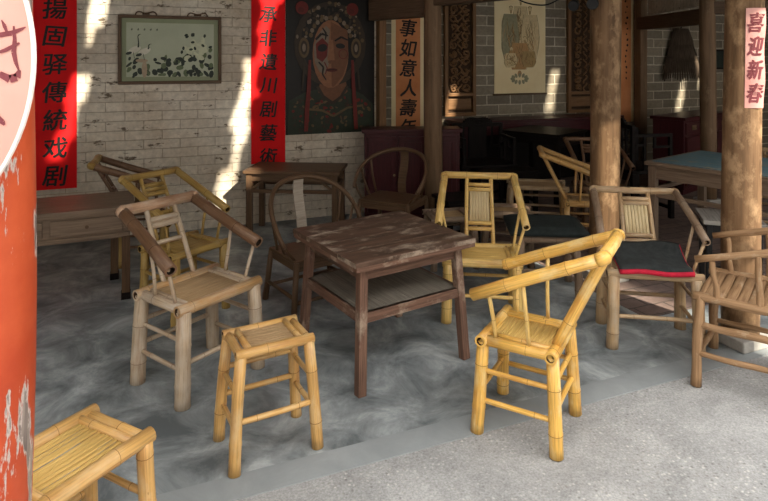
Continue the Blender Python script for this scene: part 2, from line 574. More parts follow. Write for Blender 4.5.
def roof():
    m = MB()
    slits = [(0.17, 0.20, 2.2, 3.75), (1.62, 0.27, 1.72, 3.8), (4.22, 0.17, 2.70, 3.15), (5.69, 0.20, 2.78, 3.34), (7.98, 0.16, 2.7, 3.4), (8.30, 0.06, 3.0, 3.6)]

    def slab(u0, u1, v0, v1):
        t = 0.10
        P = [B(u, v, roof_z(v)+dz) for dz in (0, t) for (u, v) in ((u0, v0), (u1, v0), (u1, v1), (u0, v1))]
        b = len(m.v)
        m.v += P
        for idx in ((0, 1, 5, 4), (2, 3, 7, 6), (1, 2, 6, 5), (3, 0, 4, 7), (4, 5, 6, 7), (3, 2, 1, 0)):
            m.face([b+i for i in idx], 0, [(m.v[b+i].x, m.v[b+i].y) for i in idx])
    u = -4.2
    RR = random.Random(21)
    for si, (us, w, v0, v1) in enumerate(slits):
        rag = 0.42 if si < 2 else 0.18
        slab(u, us-w/2, 1.2, 6.7)
        slab(us-w/2, us+w/2, 1.2, v0)
        slab(us-w/2, us+w/2, v1, 6.7)
        # gap edges made ragged to mottle the sun streaks, closing in places
        n = max(3, int((v1-v0)/0.13))
        for i in range(n):
            va, vb = v0+(v1-v0)*i/n, v0+(v1-v0)*(i+1)/n
            a = us-w/2+w*RR.uniform(0.0, rag)
            b_ = us+w/2-w*RR.uniform(0.0, rag)
            if si < 2 and RR.random() < 0.12:
                b_ = a+0.02
            slab(us-w/2, a, va, vb)
            slab(b_, us+w/2, va, vb)
        u = us+w/2
    slab(u, 10.2, 1.2, 6.7)
    # rafters under the tiles
    k = -4.0
    while k < 10:
        if all(abs(k-us) > w/2+0.06 for us, w, _, _ in slits):
            a, b_ = B(k, 1.25, roof_z(1.25)-0.04), B(k, 6.5, roof_z(6.5)-0.04)
            m.bar(a, b_, 0.06, 0.08)
        k += 0.33
    return struct(m.build('ceiling', ROOF_M))
roof()

# ------------------------------------------------------------------ pillars, posts and beams
def log(name, label, base, r0, r1, h, mat, stone=True, lean=(0, 0), n=20, cat='pillar'):
    t = thing(name, label, cat, base)
    m = MB()
    pts, rad = [], []
    K = 14
    ph = random.random()*6
    z0 = 0.06 if stone else 0.0
    for i in range(K+1):
        f = i/K
        pts.append((lean[0]*f + 0.008*math.sin(ph+f*5), lean[1]*f + 0.008*math.cos(ph+f*4), z0+(h-z0)*f))
        rad.append((r0+(r1-r0)*f)*(1+0.02*math.sin(ph*2+f*11)))
    m.tube(pts, rad, n)
    m.build('shaft', mat, t)
    if stone:
        s = MB()
        s.box((0, 0, 0.03), (r0*2.5, r0*2.5, 0.06))
        s.build('plinth', STONE, t, rz=TH, bevel=0.008)
    return t

P_RED = Vector((-0.852, 1.15, 0))
log('wooden_pillar', 'round pillar with flaking orange-red paint at the left edge', P_RED, 0.141, 0.140, 2.36, RED_P, True, n=40)
pr = log('wooden_pillar', 'bare pale log pillar with a pink paper strip, behind the branch-wood chair', (1.905, 3.17, 0), 0.092, 0.094, 2.85, PIL, True, (0.06, 0.0))
log('wooden_pillar', 'bare log pillar in mid-picture behind the chair with the red-edged mat', (1.52, 4.10, 0), 0.098, 0.106, 3.2, PIL, True, (0.035, 0))
log('wooden_pillar', 'thinner dim brown pillar beside the dark red cupboard', (0.445, 5.3, 0), 0.082, 0.080, 3.9, PIL_D, True)
log('wooden_post', 'slim dark post carrying a beam by the red sideboard', (3.43, 6.25, 0), 0.080, 0.078, 3.3, PIL_D, True, cat='post')
# door-frame post at the end of the white wall, and the far post
ue = on_wall(378, 80, VW-0.06)[0]
m = MB()
m.box((0, 0, 1.6), (0.075, 0.10, 3.2))
tag(m.build('wooden_post', PANEL_W, None, B(ue+0.035, VW-0.055), TH, 0.006), 'narrow squared post between the opera poster and the orange scroll', 'post')
uf, _ = on_wall(640, 60, VG-0.12)
m = MB()
m.box((0, 0, 1.7), (0.12, 0.12, 3.4))
tag(m.build('wooden_post', PIL_D, None, B(uf, VG-0.13), TH, 0.008), 'squared grey-brown post against the grey brick wall, left of the straw cape', 'post')

def beam(name, a, b_, w, h, mat=BEAM_W):
    m = MB()
    m.bar(a, b_, w, h)
    return struct(m.build(name, mat, None, bevel=0.008))
pw = B(ue, VW-0.06)
beam('trim_2', (pw.x-0.06, pw.y, 2.03), (0.445, 5.30, 2.03), 0.10, 0.24)
beam('trim_3', (0.445, 5.3, 2.12), (1.53, 4.13, 2.12), 0.12, 0.24)
pf = B(uf, VG-0.13)
beam('trim_4', (pf.x, pf.y, 2.02), (3.43, 6.25, 1.985), 0.12, 0.17)
beam('trim_5', (3.43, 6.25, 2.07), (5.6, 5.5, 2.07), 0.12, 0.13)
bq = B(uf-0.0, VG-0.13)
m = MB()
m.bar((pf.x+0.05, pf.y-0.15, 2.27), (3.48, 6.4, 2.27), 0.03, 0.30)
struct(m.build('trim_6', WHITE_BR))

# ------------------------------------------------------------------ writing
def writing(text, size, name, mat, parent, x, z_top, pitch, y, bold=0.018, shear=0.0, scale=(1, 1), mats=None, jitter=0.0, rot=0.0):
    """column of characters, one mesh, facing local -y"""
    mb = MB()
    for i, ch in enumerate(text):
        cu = bpy.data.curves.new('glyph', 'FONT')
        cu.body = ch
        cu.size = 1.0
        cu.shear = shear
        cu.align_x = 'CENTER'
        cu.align_y = 'CENTER'
        cu.resolution_u = 3
        to = bpy.data.objects.new('glyph', cu)
        COL.objects.link(to)
        bpy.context.view_layer.update()
        dg = bpy.context.evaluated_depsgraph_get()
        me = bpy.data.meshes.new_from_object(to.evaluated_get(dg))
        xs = [v.co.x for v in me.vertices]
        ys = [v.co.y for v in me.vertices]
        if xs:
            cx, cy = (min(xs)+max(xs))/2, (min(ys)+max(ys))/2
            a = rot + random.uniform(-jitter, jitter)
            # brush weight: the strokes laid over themselves a little to the sides
            for ji, (jx, jy) in enumerate(((0, 0), (bold, bold*0.5), (-bold, -bold*0.5), (bold*0.6, -bold*0.7), (-bold*0.6, bold*0.7))):
                b = len(mb.v)
                for v in me.vertices:
                    px, py = (v.co.x-cx+jx)*size*scale[0], (v.co.y-cy+jy)*size*scale[1]
                    qx, qy = px*math.cos(a)-py*math.sin(a), px*math.sin(a)+py*math.cos(a)
                    mb.v.append(Vector((x+qx, y-0.0001*ji, z_top-pitch*(i+0.5)+qy)))
                for p in me.polygons:
                    mb.face([b+k for k in p.vertices], 0)
        bpy.data.objects.remove(to)
        bpy.data.curves.remove(cu)
        bpy.data.meshes.remove(me)
    return mb.build(name, mat, parent)

def wall_thing(name, label, cat, px0, px1, py0, py1, v, off=0.0):
    """Empty on a wall plane spanning the given photo rectangle; returns thing, width, height, bottom z"""
    pm = (py0+py1)/2
    u0, _ = on_wall(px0, pm, v)
    u1, _ = on_wall(px1, pm, v)
    uc = (u0+u1)/2
    pxm = (px0+px1)/2
    _, zt = on_wall(pxm, py0, v)
    _, zb = on_wall(pxm, py1, v)
    t = thing(name, label, cat, B(uc, v-off, zb), TH)
    return t, u1-u0, zt-zb

def sheet(w, h, wav=0.004, n=30, thick=0.0015, x0=None):
    """hanging cloth or paper, slightly wavy, real thickness; local x centred, z from 0 to h"""
    m = MB()
    cols = 4
    for side in (0, 1):
        for j in range(n+1):
            for i in range(cols+1):
                z = h*j/n
                x = -w/2+w*i/cols
                y = -0.004 - wav*(1+math.sin(z*7+i*0.7)*0.6*math.sin(z*2.3)) + (thick if side else 0)
                m.v.append(Vector((x, y, z)))
    for side in (0, 1):
        o = side*(n+1)*(cols+1)
        for j in range(n):
            for i in range(cols):
                a = o+j*(cols+1)+i
                q = [a, a+1, a+cols+2, a+cols+1]
                m.face(q if side == 0 else q[::-1], 0, [(m.v[k].x, m.v[k].z) for k in q], True)
    return m

# red banners
t, w, h = wall_thing('cloth_banner', 'tall red cloth banner beside the red pillar, brush characters in black', 'banner', 33, 77, -60, 189, VW, 0.004)
sheet(w, h, 0.003).build('cloth', RED_C, t)
zt0 = on_wall(55, 0, VW)[1]-t.location.z
zb0 = on_wall(55, 189, VW)[1]-t.location.z
pit = (zt0+0.06)/7.05
writing('弘揚固驿傳統戏剧', 0.185, 'writing', INK, t, -0.0, zt0+0.045+pit, pit, -0.0125, 0.019, 0.12, (1, 1), jitter=0.06)
t, w, h = wall_thing('cloth_banner', 'red cloth banner between the crane picture and the opera poster', 'banner', 251, 285, -60, 163, VW, 0.004)
sheet(w, h, 0.003).build('cloth', RED_C, t)
zt0 = on_wall(268, 0, VW)[1]-t.location.z
pit = (zt0+0.02)/7.0
writing('傳承非遺川剧藝術', 0.165, 'writing', INK, t, 0.0, zt0+0.03+pit*0.75, pit, -0.0125, 0.019, 0.12, (1, 1), jitter=0.06)

# orange scroll in the alcove
t, w, h = wall_thing('paper_scroll', 'narrow faded orange scroll with black characters in the alcove', 'scroll', 391, 424, -30, 131, VG, 0.004)
sheet(w, h, 0.002).build('mount', CREAM_P, t)
o = sheet(w*0.74, h, 0.002)
for q in o.v:
    q.y -= 0.003
o.build('paper', ORANGE_C, t)
zt0 = on_wall(406, 20, VG)[1]-t.location.z
writing('萬事如意人壽年豐', 0.215, 'writing', INK, t, 0, zt0+0.02+zt0/5.6, zt0/5.6, -0.0125, 0.022, 0.15, (1, 1), jitter=0.08)
# narrow scroll right of the mid pillar
t, w, h = wall_thing('paper_scroll', 'narrow red and orange scroll half hidden behind the mid-picture pillar', 'scroll', 606, 633, -30, 122, VG, 0.004)
sheet(w, h, 0.002).build('mount', CREAM_P, t)
o = sheet(w*0.80, h, 0.002)
for q in o.v:
    q.y -= 0.003
o.build('paper', ORANGE_C, t)
m = MB()
RI = random.Random(4)
for i in range(16):
    zz = h-0.35-0.075*i
    m.disc(w*0.22+RI.uniform(-0.02, 0.02), zz, RI.uniform(0.010, 0.022), RI.uniform(0.008, 0.02), -0.0125-0.00005*i, 0, 9, RI.uniform(0, 3))
m.build('ink_marks', INK, t)

# ------------------------------------------------------------------ framed crane picture
PIC_BG = paper('pale green picture silk', (0.38, 0.41, 0.30), (0.48, 0.51, 0.38), 0.25)
PIC_MAT = paper('dull green picture mount', (0.22, 0.25, 0.15), (0.27, 0.30, 0.18), 0.3)
LEAF_P = plain('painted dark leaf', (0.035, 0.045, 0.035), 0.5)
LEAF_G = plain('painted green leaf', (0.12, 0.15, 0.08), 0.5)
FLOWER_P = plain('painted cream flower', (0.52, 0.54, 0.38), 0.5)
CRANE_P = plain('painted white crane', (0.60, 0.58, 0.48), 0.5)
ROCK_P = plain('painted buff rock', (0.38, 0.29, 0.20), 0.5)
t, w, h = wall_thing('framed_picture', 'framed painting of two cranes and white flowers on the whitewashed wall', 'picture', 118, 221, 16, 84, VW, 0.0)
m = MB()
fw = 0.028
for (x, z, sx, sz) in ((0, fw/2, w, fw), (0, h-fw/2, w, fw), (-w/2+fw/2, h/2, fw, h-2*fw), (w/2-fw/2, h/2, fw, h-2*fw)):
    m.box((x, -0.02, z), (sx, 0.036, sz))
m.build('frame', BROWN_W, t, bevel=0.004)
m = MB()
m.box((0, -0.010, h/2), (w-fw*1.6, 0.012, h-fw*1.6))
m.build('mount', PIC_MAT, t)
m = MB()
iw, ih = w-0.13, h-0.13
m.box((0, -0.0165, h/2), (iw, 0.002, ih))
def PX(fx, fz):
    return -iw/2+iw*fx, h/2-ih/2+ih*fz
R = random.Random(3)
y = -0.0180
for i in range(85):
    fx = R.random()
    fz = R.random()*(0.36 if fx < 0.5 else (0.25+0.55*(fx-0.4)))
    if 0.14 < fx < 0.3 and fz > 0.2:
        continue
    x, z = PX(min(0.97, max(0.03, fx)), max(0.04, fz))
    m.disc(x, z, R.uniform(0.014, 0.036), R.uniform(0.010, 0.024), y-0.00004*i, R.choice((1, 1, 2)), 8, R.uniform(0, 3))
y -= 0.003
for i in range(26):
    fx = R.uniform(0.66, 0.92)
    fz = R.uniform(0.3, 0.72)
    x, z = PX(fx, fz)
    m.disc(x, z, R.uniform(0.016, 0.038), R.uniform(0.012, 0.028), y-0.00004*i, 3, 9, R.uniform(0, 3))
for i in range(12):
    x, z = PX(R.uniform(0.6, 0.97), R.uniform(0.45, 0.95) if i > 3 else R.uniform(0.75, 0.9))
    m.disc(x, z, 0.017, 0.011, y-0.002-0.00004*i, 1, 8, R.uniform(0, 3))
x, z = PX(0.2, 0.14)
m.disc(x, z, 0.022, 0.075, y, 5, 12)
x, z = PX(0.17, 0.30)
m.disc(x, z, 0.05, 0.016, y-0.0005, 5, 12)
for (bx, bz, nx, nz) in ((0.09, 0.50, 0.135, 0.78), (0.20, 0.47, 0.25, 0.60)):
    x, z = PX(bx, bz)
    m.disc(x, z, 0.055, 0.026, y-0.001, 4, 14, 0.45)
    m.disc(x-0.045, z-0.03, 0.026, 0.013, y-0.0012, 1, 10, 0.3)
    x1, z1 = PX(nx, nz)
    m.stroke([(x+0.03, z+0.02), (x1, z+0.06 if nz > 0.7 else z1-0.02), (x1-0.006, z1-0.015), (x1+0.004, z1)], [0.014, 0.009, 0.007, 0.009], y-0.0014, 1)
    m.stroke([(x1, z1), (x1+0.02, z1+0.004)], 0.004, y-0.0014, 1)
    m.stroke([(x-0.01, z-0.02), (x, z-0.075)], 0.004, y-0.0014, 1)
for i in range(5):
    x, z = PX(0.06+0.07*i, 0.875)
    m.stroke([(x-0.008, z), (x+0.008, z+0.003)], 0.004, y, 1)
    m.stroke([(x, z-0.008), (x+0.002, z+0.010)], 0.004, y-0.0001, 1)
    m.stroke([(x-0.007, z-0.008), (x+0.007, z-0.005)], 0.0035, y, 1)
m.build('painting', [PIC_BG, LEAF_P, LEAF_G, FLOWER_P, CRANE_P, ROCK_P], t)
for sx in (-0.24*w, 0.26*w):
    m = MB()
    pts = [(sx+0.085*math.cos(a)*1.0, -0.015, h+0.002+0.03*abs(math.sin(a))*(1+0.5*math.sin(3*a))) for a in [PI*k/16 for k in range(17)]]
    m.tube(pts, 0.006, 6)
    m.tube([(sx-0.03, -0.015, h+0.012), (sx+0.03, -0.015, h+0.012)], 0.008, 6)
    m.build('hanger', BROWN_W, t)

# ------------------------------------------------------------------ opera poster
t, w, h = wall_thing('opera_poster', 'large dark poster of a painted opera face with beaded headdress', 'poster', 285.5, 374, -30, 133, VW, 0.0)
PC = [plain('poster black', (0.009, 0.007, 0.006), 0.4), plain('poster skin', (0.24, 0.105, 0.052), 0.45), plain('poster grey white', (0.19, 0.145, 0.105), 0.45),
      plain('poster red', (0.13, 0.016, 0.012), 0.45), plain('poster green', (0.022, 0.030, 0.018), 0.45), plain('poster ink', (0.012, 0.008, 0.007), 0.4),
      plain('poster gold', (0.11, 0.07, 0.032), 0.45), plain('poster shaded skin', (0.15, 0.062, 0.030), 0.45), plain('poster lips', (0.09, 0.014, 0.010), 0.45),
      plain('poster deep brown', (0.036, 0.024, 0.015), 0.45)]
m = MB()
m.box((0, -0.006, h/2), (w, 0.010, h), None, 0)
y0 = -0.0115
def pp(px, py):
    return -w/2 + w*(px-281)/94.0, h*(133-py)/163.0
kx = w/94.0
kz = h/163.0
lay = [0]
def D(px, py, rx, ry, mat, rot=0.0, n=22):
    lay[0] += 1
    x, z = pp(px, py)
    m.disc(x, z, rx*kx, ry*kz, y0-lay[0]*0.00006, mat, n, rot)
def ST(pts, wd, mat):
    lay[0] += 1
    q = [pp(*p) for p in pts]
    m.stroke(q, [k*kx for k in wd] if hasattr(wd, '__len__') else wd*kx, y0-lay[0]*0.00006, mat)
def PG(pts, mat):
    lay[0] += 1
    q = [(pp(*p)[0], y0-lay[0]*0.00006, pp(*p)[1]) for p in pts][::-1]
    m.poly(q, mat)
PG([(283, 133), (284, 100), (300, 92), (318, 88), (328, 98), (342, 86), (362, 95), (373, 105), (374, 133)], 4)
R = random.Random(5)
for i in range(170):
    px, py = R.uniform(288, 371), R.uniform(97, 131)
    D(px, py, R.uniform(0.8, 3.0), R.uniform(0.7, 1.8), R.choice((6, 9, 4, 9, 6, 4, 9, 3)), R.uniform(0, 3), 9)
PG([(316, 80), (343, 80), (345, 92), (330, 102), (314, 92)], 7)
ST([(313, 86), (319, 96), (329, 103), (338, 97), (345, 86)], 3, 9)
ST([(300, 108), (318, 110), (330, 116), (345, 108), (362, 106)], 2.2, 6)
D(327, 44, 38, 42, 9)
D(327, 42, 31, 36, 0)
D(327, 54, 19, 34, 1)
PG([(327, 22), (345, 30), (346, 58), (340, 76), (330, 87), (328, 86)], 7)
for i in range(90):
    a = R.uniform(0.05, PI-0.05)
    rr = R.uniform(24, 40)
    D(327+rr*0.93*math.cos(a), 42-rr*math.sin(a), R.uniform(1, 2.3), R.uniform(1, 2.3), R.choice((6, 6, 9, 9, 9, 2)), 0, 8)
for i in range(13):
    a = PI*(i+0.5)/13
    D(327+21*math.cos(a), 38-20*math.sin(a), 2.1, 2.4, 2 if i % 2 else 6, 0, 10)
for (px, py, r) in ((297, 9, 6.5), (350, 9, 6.5), (314, -8, 5.5), (336, -8, 5.5)):
    D(px, py, r, r, 3)
    D(px-1, py+2, r*0.5, r*0.4, 8)
for (px, py) in ((299, 48), (354, 48)):
    D(px, py, 5.5, 10, 6)
    D(px, py, 3.4, 7, 9)
    D(px, py, 1.8, 4, 2)
# painted half of the face
PG([(309, 46), (314, 34), (322, 26), (326, 30), (324, 46), (325, 62), (322, 74), (315, 72), (310, 62)], 2)
PG([(311, 44), (318, 38), (324, 44), (323, 56), (318, 62), (312, 58)], 3)
D(318, 48, 5.2, 3.8, 5, 0.25)
ST([(311, 40), (317, 34), (324, 36)], [2.2, 2.6, 1.2], 5)
ST([(314, 62), (319, 67), (318, 74), (322, 80)], [1.4, 1.8, 1.6, 1.0], 5)
ST([(320, 62), (323, 68), (321, 74)], 1.2, 3)
ST([(318, 28), (322, 34), (321, 40)], [1, 2.2, 1], 5)
D(337, 46, 5.0, 2.6, 5, -0.1)
ST([(331, 41), (338, 37), (345, 40)], [1.6, 2.2, 1.2], 5)
D(340, 54, 5, 5, 3)
D(340, 54, 4.2, 4.4, 7)
PG([(326, 40), (329, 40), (331, 60), (328, 64), (323, 60)], 1)
D(328, 62, 4.2, 1.8, 7)
D(328, 70, 6.0, 1.8, 8)
ST([(322.5, 70), (328, 69.6), (333.5, 70)], 0.7, 5)
for (px, s) in ((305, 1), (350, -1)):
    ST([(px, 60), (px-s*1, 85), (px-s*3, 112), (px-s*4, 130)], [2.5, 4, 4.5, 4], 3)
    ST([(px-s*5, 60), (px-s*8, 90)], 2, 9)
m.build('print', PC, t)

# ------------------------------------------------------------------ deity scroll between the carved panels
SC = [CREAM_P, plain('faded ink wash', (0.42, 0.29, 0.13), 0.7), plain('faded blue green wash', (0.32, 0.30, 0.19), 0.7),
      plain('faded rust wash', (0.50, 0.29, 0.13), 0.7), plain('pale robe wash', (0.68, 0.54, 0.31), 0.7), plain('dim ink line', (0.20, 0.13, 0.06), 0.7)]
t, w, h = wall_thing('hanging_scroll', 'cream hanging scroll with faded robed figures on the grey brick wall', 'scroll', 494, 545, -8, 94, VG, 0.0)
m = MB()
m.box((0, -0.006, h/2), (w, 0.006, h), None, 0)
m.build('paper', SC[0], t)
m = MB()
def q(fx, fz):
    return -w/2+w*fx, h*fz
R = random.Random(11)
k = 0
def robe(cx, top, bot, wt, wb, ma):
    global k
    P_ = []
    nn = 12
    for i in range(nn+1):
        f = i/nn
        ww = wb*(0.55+0.45*math.sin(PI*min(1.0, 0.12+f*0.8)))+0.014*math.sin(f*11+cx*20)
        P_.append((cx-ww, top+(bot-top)*f))
    for i in range(nn, -1, -1):
        f = i/nn
        ww = wb*(0.55+0.45*math.sin(PI*min(1.0, 0.12+f*0.8)))+0.014*math.sin(f*9+cx*31)
        P_.append((cx+ww, top+(bot-top)*f))
    k += 1
    m.poly([(q(a, b_)[0], -0.010-k*0.00004, q(a, b_)[1]) for a, b_ in P_], ma)
    for j in range(20):
        k += 1
        f0 = R.uniform(0.02, 0.6)
        xs = cx+R.uniform(-0.85, 0.85)*(wt+(wb-wt)*f0)
        pts = [q(xs+R.uniform(-0.03, 0.03)*i_, top+(bot-top)*min(1, f0+0.12*i_)) for i_ in range(4)]
        m.stroke(pts, [0.003, 0.007, 0.006, 0.002], -0.010-k*0.00004, R.choice((5, 5, 1, 3)))
    for e in (-1, 1):
        k += 1
        m.stroke([q(cx+e*wb*(0.55+0.45*math.sin(PI*min(1.0, 0.12+f*0.8))), top+(bot-top)*f) for f in (0, .25, .5, .75, 1)], [0.004, 0.006, 0.005, 0.006, 0.003], -0.010-k*0.00004, 5)
def face(cx, cz, r_):
    global k
    x, z = q(cx, cz)
    k += 3
    m.disc(x, z+r_*0.7, r_*1.05, r_*0.7, -0.010-k*0.00004, 5, 14)
    m.disc(x, z, r_, r_*1.2, -0.0101-k*0.00004, 4, 14)
    m.disc(x, z-r_*1.3, r_*0.5, r_*0.9, -0.0102-k*0.00004, 1, 10)
robe(0.50, 0.86, 0.45, 0.07, 0.16, 4)
robe(0.30, 0.78, 0.33, 0.08, 0.17, 2)
robe(0.69, 0.78, 0.34, 0.09, 0.18, 4)
robe(0.48, 0.50, 0.24, 0.10, 0.20, 3)
robe(0.31, 0.40, 0.26, 0.08, 0.13, 4)
robe(0.66, 0.42, 0.26, 0.08, 0.14, 1)
face(0.50, 0.91, 0.026)
face(0.31, 0.83, 0.028)
face(0.68, 0.83, 0.030)
face(0.58, 0.54, 0.024)
face(0.32, 0.44, 0.022)
for i in range(12):
    a = i/12*2*PI
    x, z = q(0.48+0.14*math.cos(a), 0.15+0.035*math.sin(a))
    k += 1
    m.disc(x, z, 0.03, 0.02, -0.010-k*0.00003, 2, 10, a)
x, z = q(0.48, 0.2)
m.disc(x, z, 0.03, 0.04, -0.0145, 3, 12)
m.build('painted_figures', SC, t)
m = MB()
m.tube([(-w/2-0.02, -0.012, 0), (w/2+0.02, -0.012, 0)], 0.011, 8)
m.build('roller', BROWN_W, t)

# ------------------------------------------------------------------ carved panels
def carved_panel(label, px0, px1, py1, seed):
    t, w, h = wall_thing('carved_screen', label, 'carved screen', px0, px1, -40, py1, VG, 0.0)
    R = random.Random(seed)
    m = MB()
    fw = 0.045
    for (x, z, sx, sz) in ((0, fw/2, w, fw), (0, h-fw/2, w, fw), (-w/2+fw/2, h/2, fw, h-2*fw), (w/2-fw/2, h/2, fw, h-2*fw), (0, 0.26, w-2*fw, 0.04)):
        m.box((x, -0.03, z), (sx, 0.05, sz))
    m.build('frame', PANEL_W, t, bevel=0.005)
    m = MB()
    m.box((0, -0.008, h/2), (w-fw, 0.012, h-fw))
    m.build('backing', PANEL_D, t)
    m = MB()
    m.box((0, -0.022, 0.145), (w-2*fw-0.02, 0.02, 0.13))
    m.build('lower_panel', PANEL_W, t, bevel=0.008)
    m = MB()
    z = 0.33
    iw = w/2-fw
    while z < h-fw-0.04:
        for sx in (-1, 1):
            cx = sx*iw*0.48
            a0 = R.uniform(0, 6)
            pts = []
            for k in range(12):
                a = a0+k*0.52
                rr = 0.055*(1-k/16)
                pts.append((cx+rr*math.cos(a), -0.026+0.004*math.sin(k), z+rr*math.sin(a)))
            m.tube(pts, 0.011, 6)
            for j in range(3):
                m.tube([(cx+R.uniform(-.06, .06), -0.022, z+R.uniform(-.05, .05)), (cx+R.uniform(-.06, .06), -0.03, z+R.uniform(-.05, .05))], [0.014, 0.006], 6)
        pts = [(0.03*math.sin(z*9+k), -0.025, z-0.055+0.022*k) for k in range(6)]
        m.tube(pts, 0.010, 6)
        z += 0.105
    m.build('carving', PANEL_W, t)
    return t
carved_panel('tall carved wooden panel just right of the thin brown pillar', 443, 474, 116, 1)
carved_panel('tall carved wooden panel right of the figure scroll, partly behind the log pillar', 566, 601, 112, 2)

# ------------------------------------------------------------------ straw cape and dark box on the far wall
t, w, h = wall_thing('straw_cape', 'dark straw rain cape hanging under the beam at the right', 'cape', 655, 699, 29, 79, VG, 0.02)
for layer in range(3):
    m = MB()
    zt, zb = h-layer*h*0.28, h*0.52-layer*h*0.26
    n = 26
    for i in range(n):
        f = (i+0.5)/n
        a = PI*f
        wt, wb = (0.12+0.07*layer), (0.18+0.045*layer+0.03)
        sag = R.uniform(-0.03, 0.03)
        x0, y0_ = wt*math.cos(a), -0.03-0.09*math.sin(a)*(0.8+0.3*layer)
        x1, y1_ = wb*math.cos(a)*1.15, -0.03-0.14*math.sin(a)*(0.8+0.25*layer)
        m.tube([(x0, y0_, zt), ((x0+x1)/2*1.04, (y0_+y1_)/2-0.008, (zt+zb)/2), (x1, y1_, zb+sag)], [0.012, 0.017, 0.006], 6)
    m.build('straw_tier', STRAW, t)
m = MB()
m.tube([(0, -0.03, h-0.01), (0, -0.06, h+0.05), (0, -0.005, h+0.06)], 0.008, 6)
m.build('hanging_loop', BLACK_M, t)
t, w, h = wall_thing('picture_board', 'small dark rectangular board on the wall between post and pillar', 'board', 713, 729, 50, 69, VG, 0.0)
m = MB()
m.box((0, -0.012, h/2), (w, 0.02, h))
m.build('panel', plain('dark green board', (0.025, 0.035, 0.03), 0.5), t)
m = MB()
for (x, z, sx, sz) in ((0, 0.01, w+0.03, 0.02), (0, h-0.01, w+0.03, 0.02), (-w/2, h/2, 0.02, h), (w/2, h/2, 0.02, h)):
    m.box((x, -0.018, z), (sx, 0.03, sz))
m.build('frame', DARK_W, t)

# ------------------------------------------------------------------ round pink sign on the red pillar, strip on the log pillar
PINK_S = paper('peach pink cloth', (0.64, 0.30, 0.25), (0.74, 0.42, 0.36), 0.7, 2.0)
WHITE_S = plain('white rim paint', (0.80, 0.74, 0.70), 0.6)
PURP = plain('purplish brown brush paint', (0.20, 0.05, 0.06), 0.6)
YS = 0.998
SR = 210/F_PX*YS
t = thing('round_sign', 'large round pink sign with white rim hung on the red pillar', 'sign', ((-175-384)/F_PX*YS, YS, CAM_H-(58-HZ)/F_PX*YS-SR), 0)
m = MB()
def coin(r0, y0, y1, mat, n=96):
    b = len(m.v)
    for yy in (y0, y1):
        for k in range(n):
            a = 2*PI*k/n
            m.v.append(Vector((r0*math.cos(a), yy, SR+r0*math.sin(a))))
    m.face([b+k for k in range(n)], mat)
    m.face([b+n+k for k in range(n)][::-1], mat)
    for k in range(n):
        k2 = (k+1) % n
        m.face([b+k, b+n+k, b+n+k2, b+k2], mat)
coin(SR-0.003, 0.0, 0.004, 0)
m.build('face', PINK_S, t)
m = MB()
n = 96
for k in range(n):
    a0, a1 = 2*PI*k/n, 2*PI*(k+1)/n
    ring = []
    for (rr, yy) in ((SR-0.0055, -0.0015), (SR, -0.0015), (SR, 0.005), (SR-0.0055, 0.005)):
        ring.append((rr, yy))
    for j in range(4):
        (ra, ya), (rb, yb) = ring[j], ring[(j+1) % 4]
        m.poly([(ra*math.cos(a0), ya, SR+ra*math.sin(a0)), (rb*math.cos(a0), yb, SR+rb*math.sin(a0)),
                (rb*math.cos(a1), yb, SR+rb*math.sin(a1)), (ra*math.cos(a1), ya, SR+ra*math.sin(a1))])
m.build('rim', WHITE_S, t)
m = MB()
def sp(px, py):
    return (px+175)/F_PX*YS, SR-(py-58)/F_PX*YS
kk = YS/F_PX
def brush(pts, ws, i):
    m.stroke([sp(*p) for p in pts], [q_*kk for q_ in ws], -0.0008-0.0001*i, 0)
brush([(-14, 36), (0, 35), (12, 33), (22, 29), (26, 27)], [4, 5, 5, 3, 1], 0)
brush([(14, 26), (15, 40), (14, 52), (16, 62), (19, 70)], [2, 4, 5, 4, 2], 1)
brush([(-12, 72), (0, 74), (10, 79), (17, 77), (20, 70)], [5, 6, 8, 8, 3], 2)
brush([(0, 52), (6, 50), (12, 47), (20, 43)], [3, 4, 4, 2], 3)
brush([(2, 20), (5, 26), (8, 34)], [1, 4, 2], 4)
brush([(-10, 46), (-6, 54), (-8, 64)], [3, 5, 3], 5)
m.build('brush_writing', PURP, t)
m = MB()
brush([(-14, 112), (-6, 114), (3, 122), (5, 125)], [6, 7, 5, 2], 6)
brush([(-20, 100), (-14, 110), (-18, 135)], [4, 6, 3], 7)
m.build('brush_writing', PURP, t)

t = thing('paper_strip', 'faded pink paper strip with brush characters pasted on the log pillar', 'paper strip', (0, 0, 0), 0)
PC_ = Vector((1.905+0.038, 3.17))
def pil_pt(px, py, r=0.0965):
    # point on the pillar front under a photo pixel
    k = (px-384)/F_PX
    d = Vector((k, 1.0))
    a = d.dot(d)
    b = -2*d.dot(PC_)
    c = PC_.dot(PC_)-r*r
    disc = max(0, b*b-4*a*c)
    Y = (-b-math.sqrt(disc))/(2*a)
    return Vector((k*Y, Y, CAM_H-(py-HZ)/F_PX*Y))
m = MB()
rows = 16
L_, R_ = [], []
grid = []
ang0 = None
strip = []
for j in range(rows+1):
    py = 8+100*j/rows
    xl = 749.5 - 3.0*j/rows
    xr = 764.5 - 0.8*j/rows + (2 if j == rows-2 else 0)
    row = []
    for i in range(6):
        f = i/5
        Pp = pil_pt(751.5, py)
        base_ang = math.atan2(Pp.y-PC_.y, Pp.x-PC_.x)
        # wrap flat strip round the pillar, lifting off at its outer edge
        arc = (f-0.28)*0.088
        th = base_ang + arc/0.0965
        rr = 0.0985 + 0.004*math.sin(j*0.7)*f + 0.012*f*f
        row.append(Vector((PC_.x+rr*math.cos(th)-0.008*(j/rows), PC_.y+rr*math.sin(th), Pp.z)))
    strip.append(row)
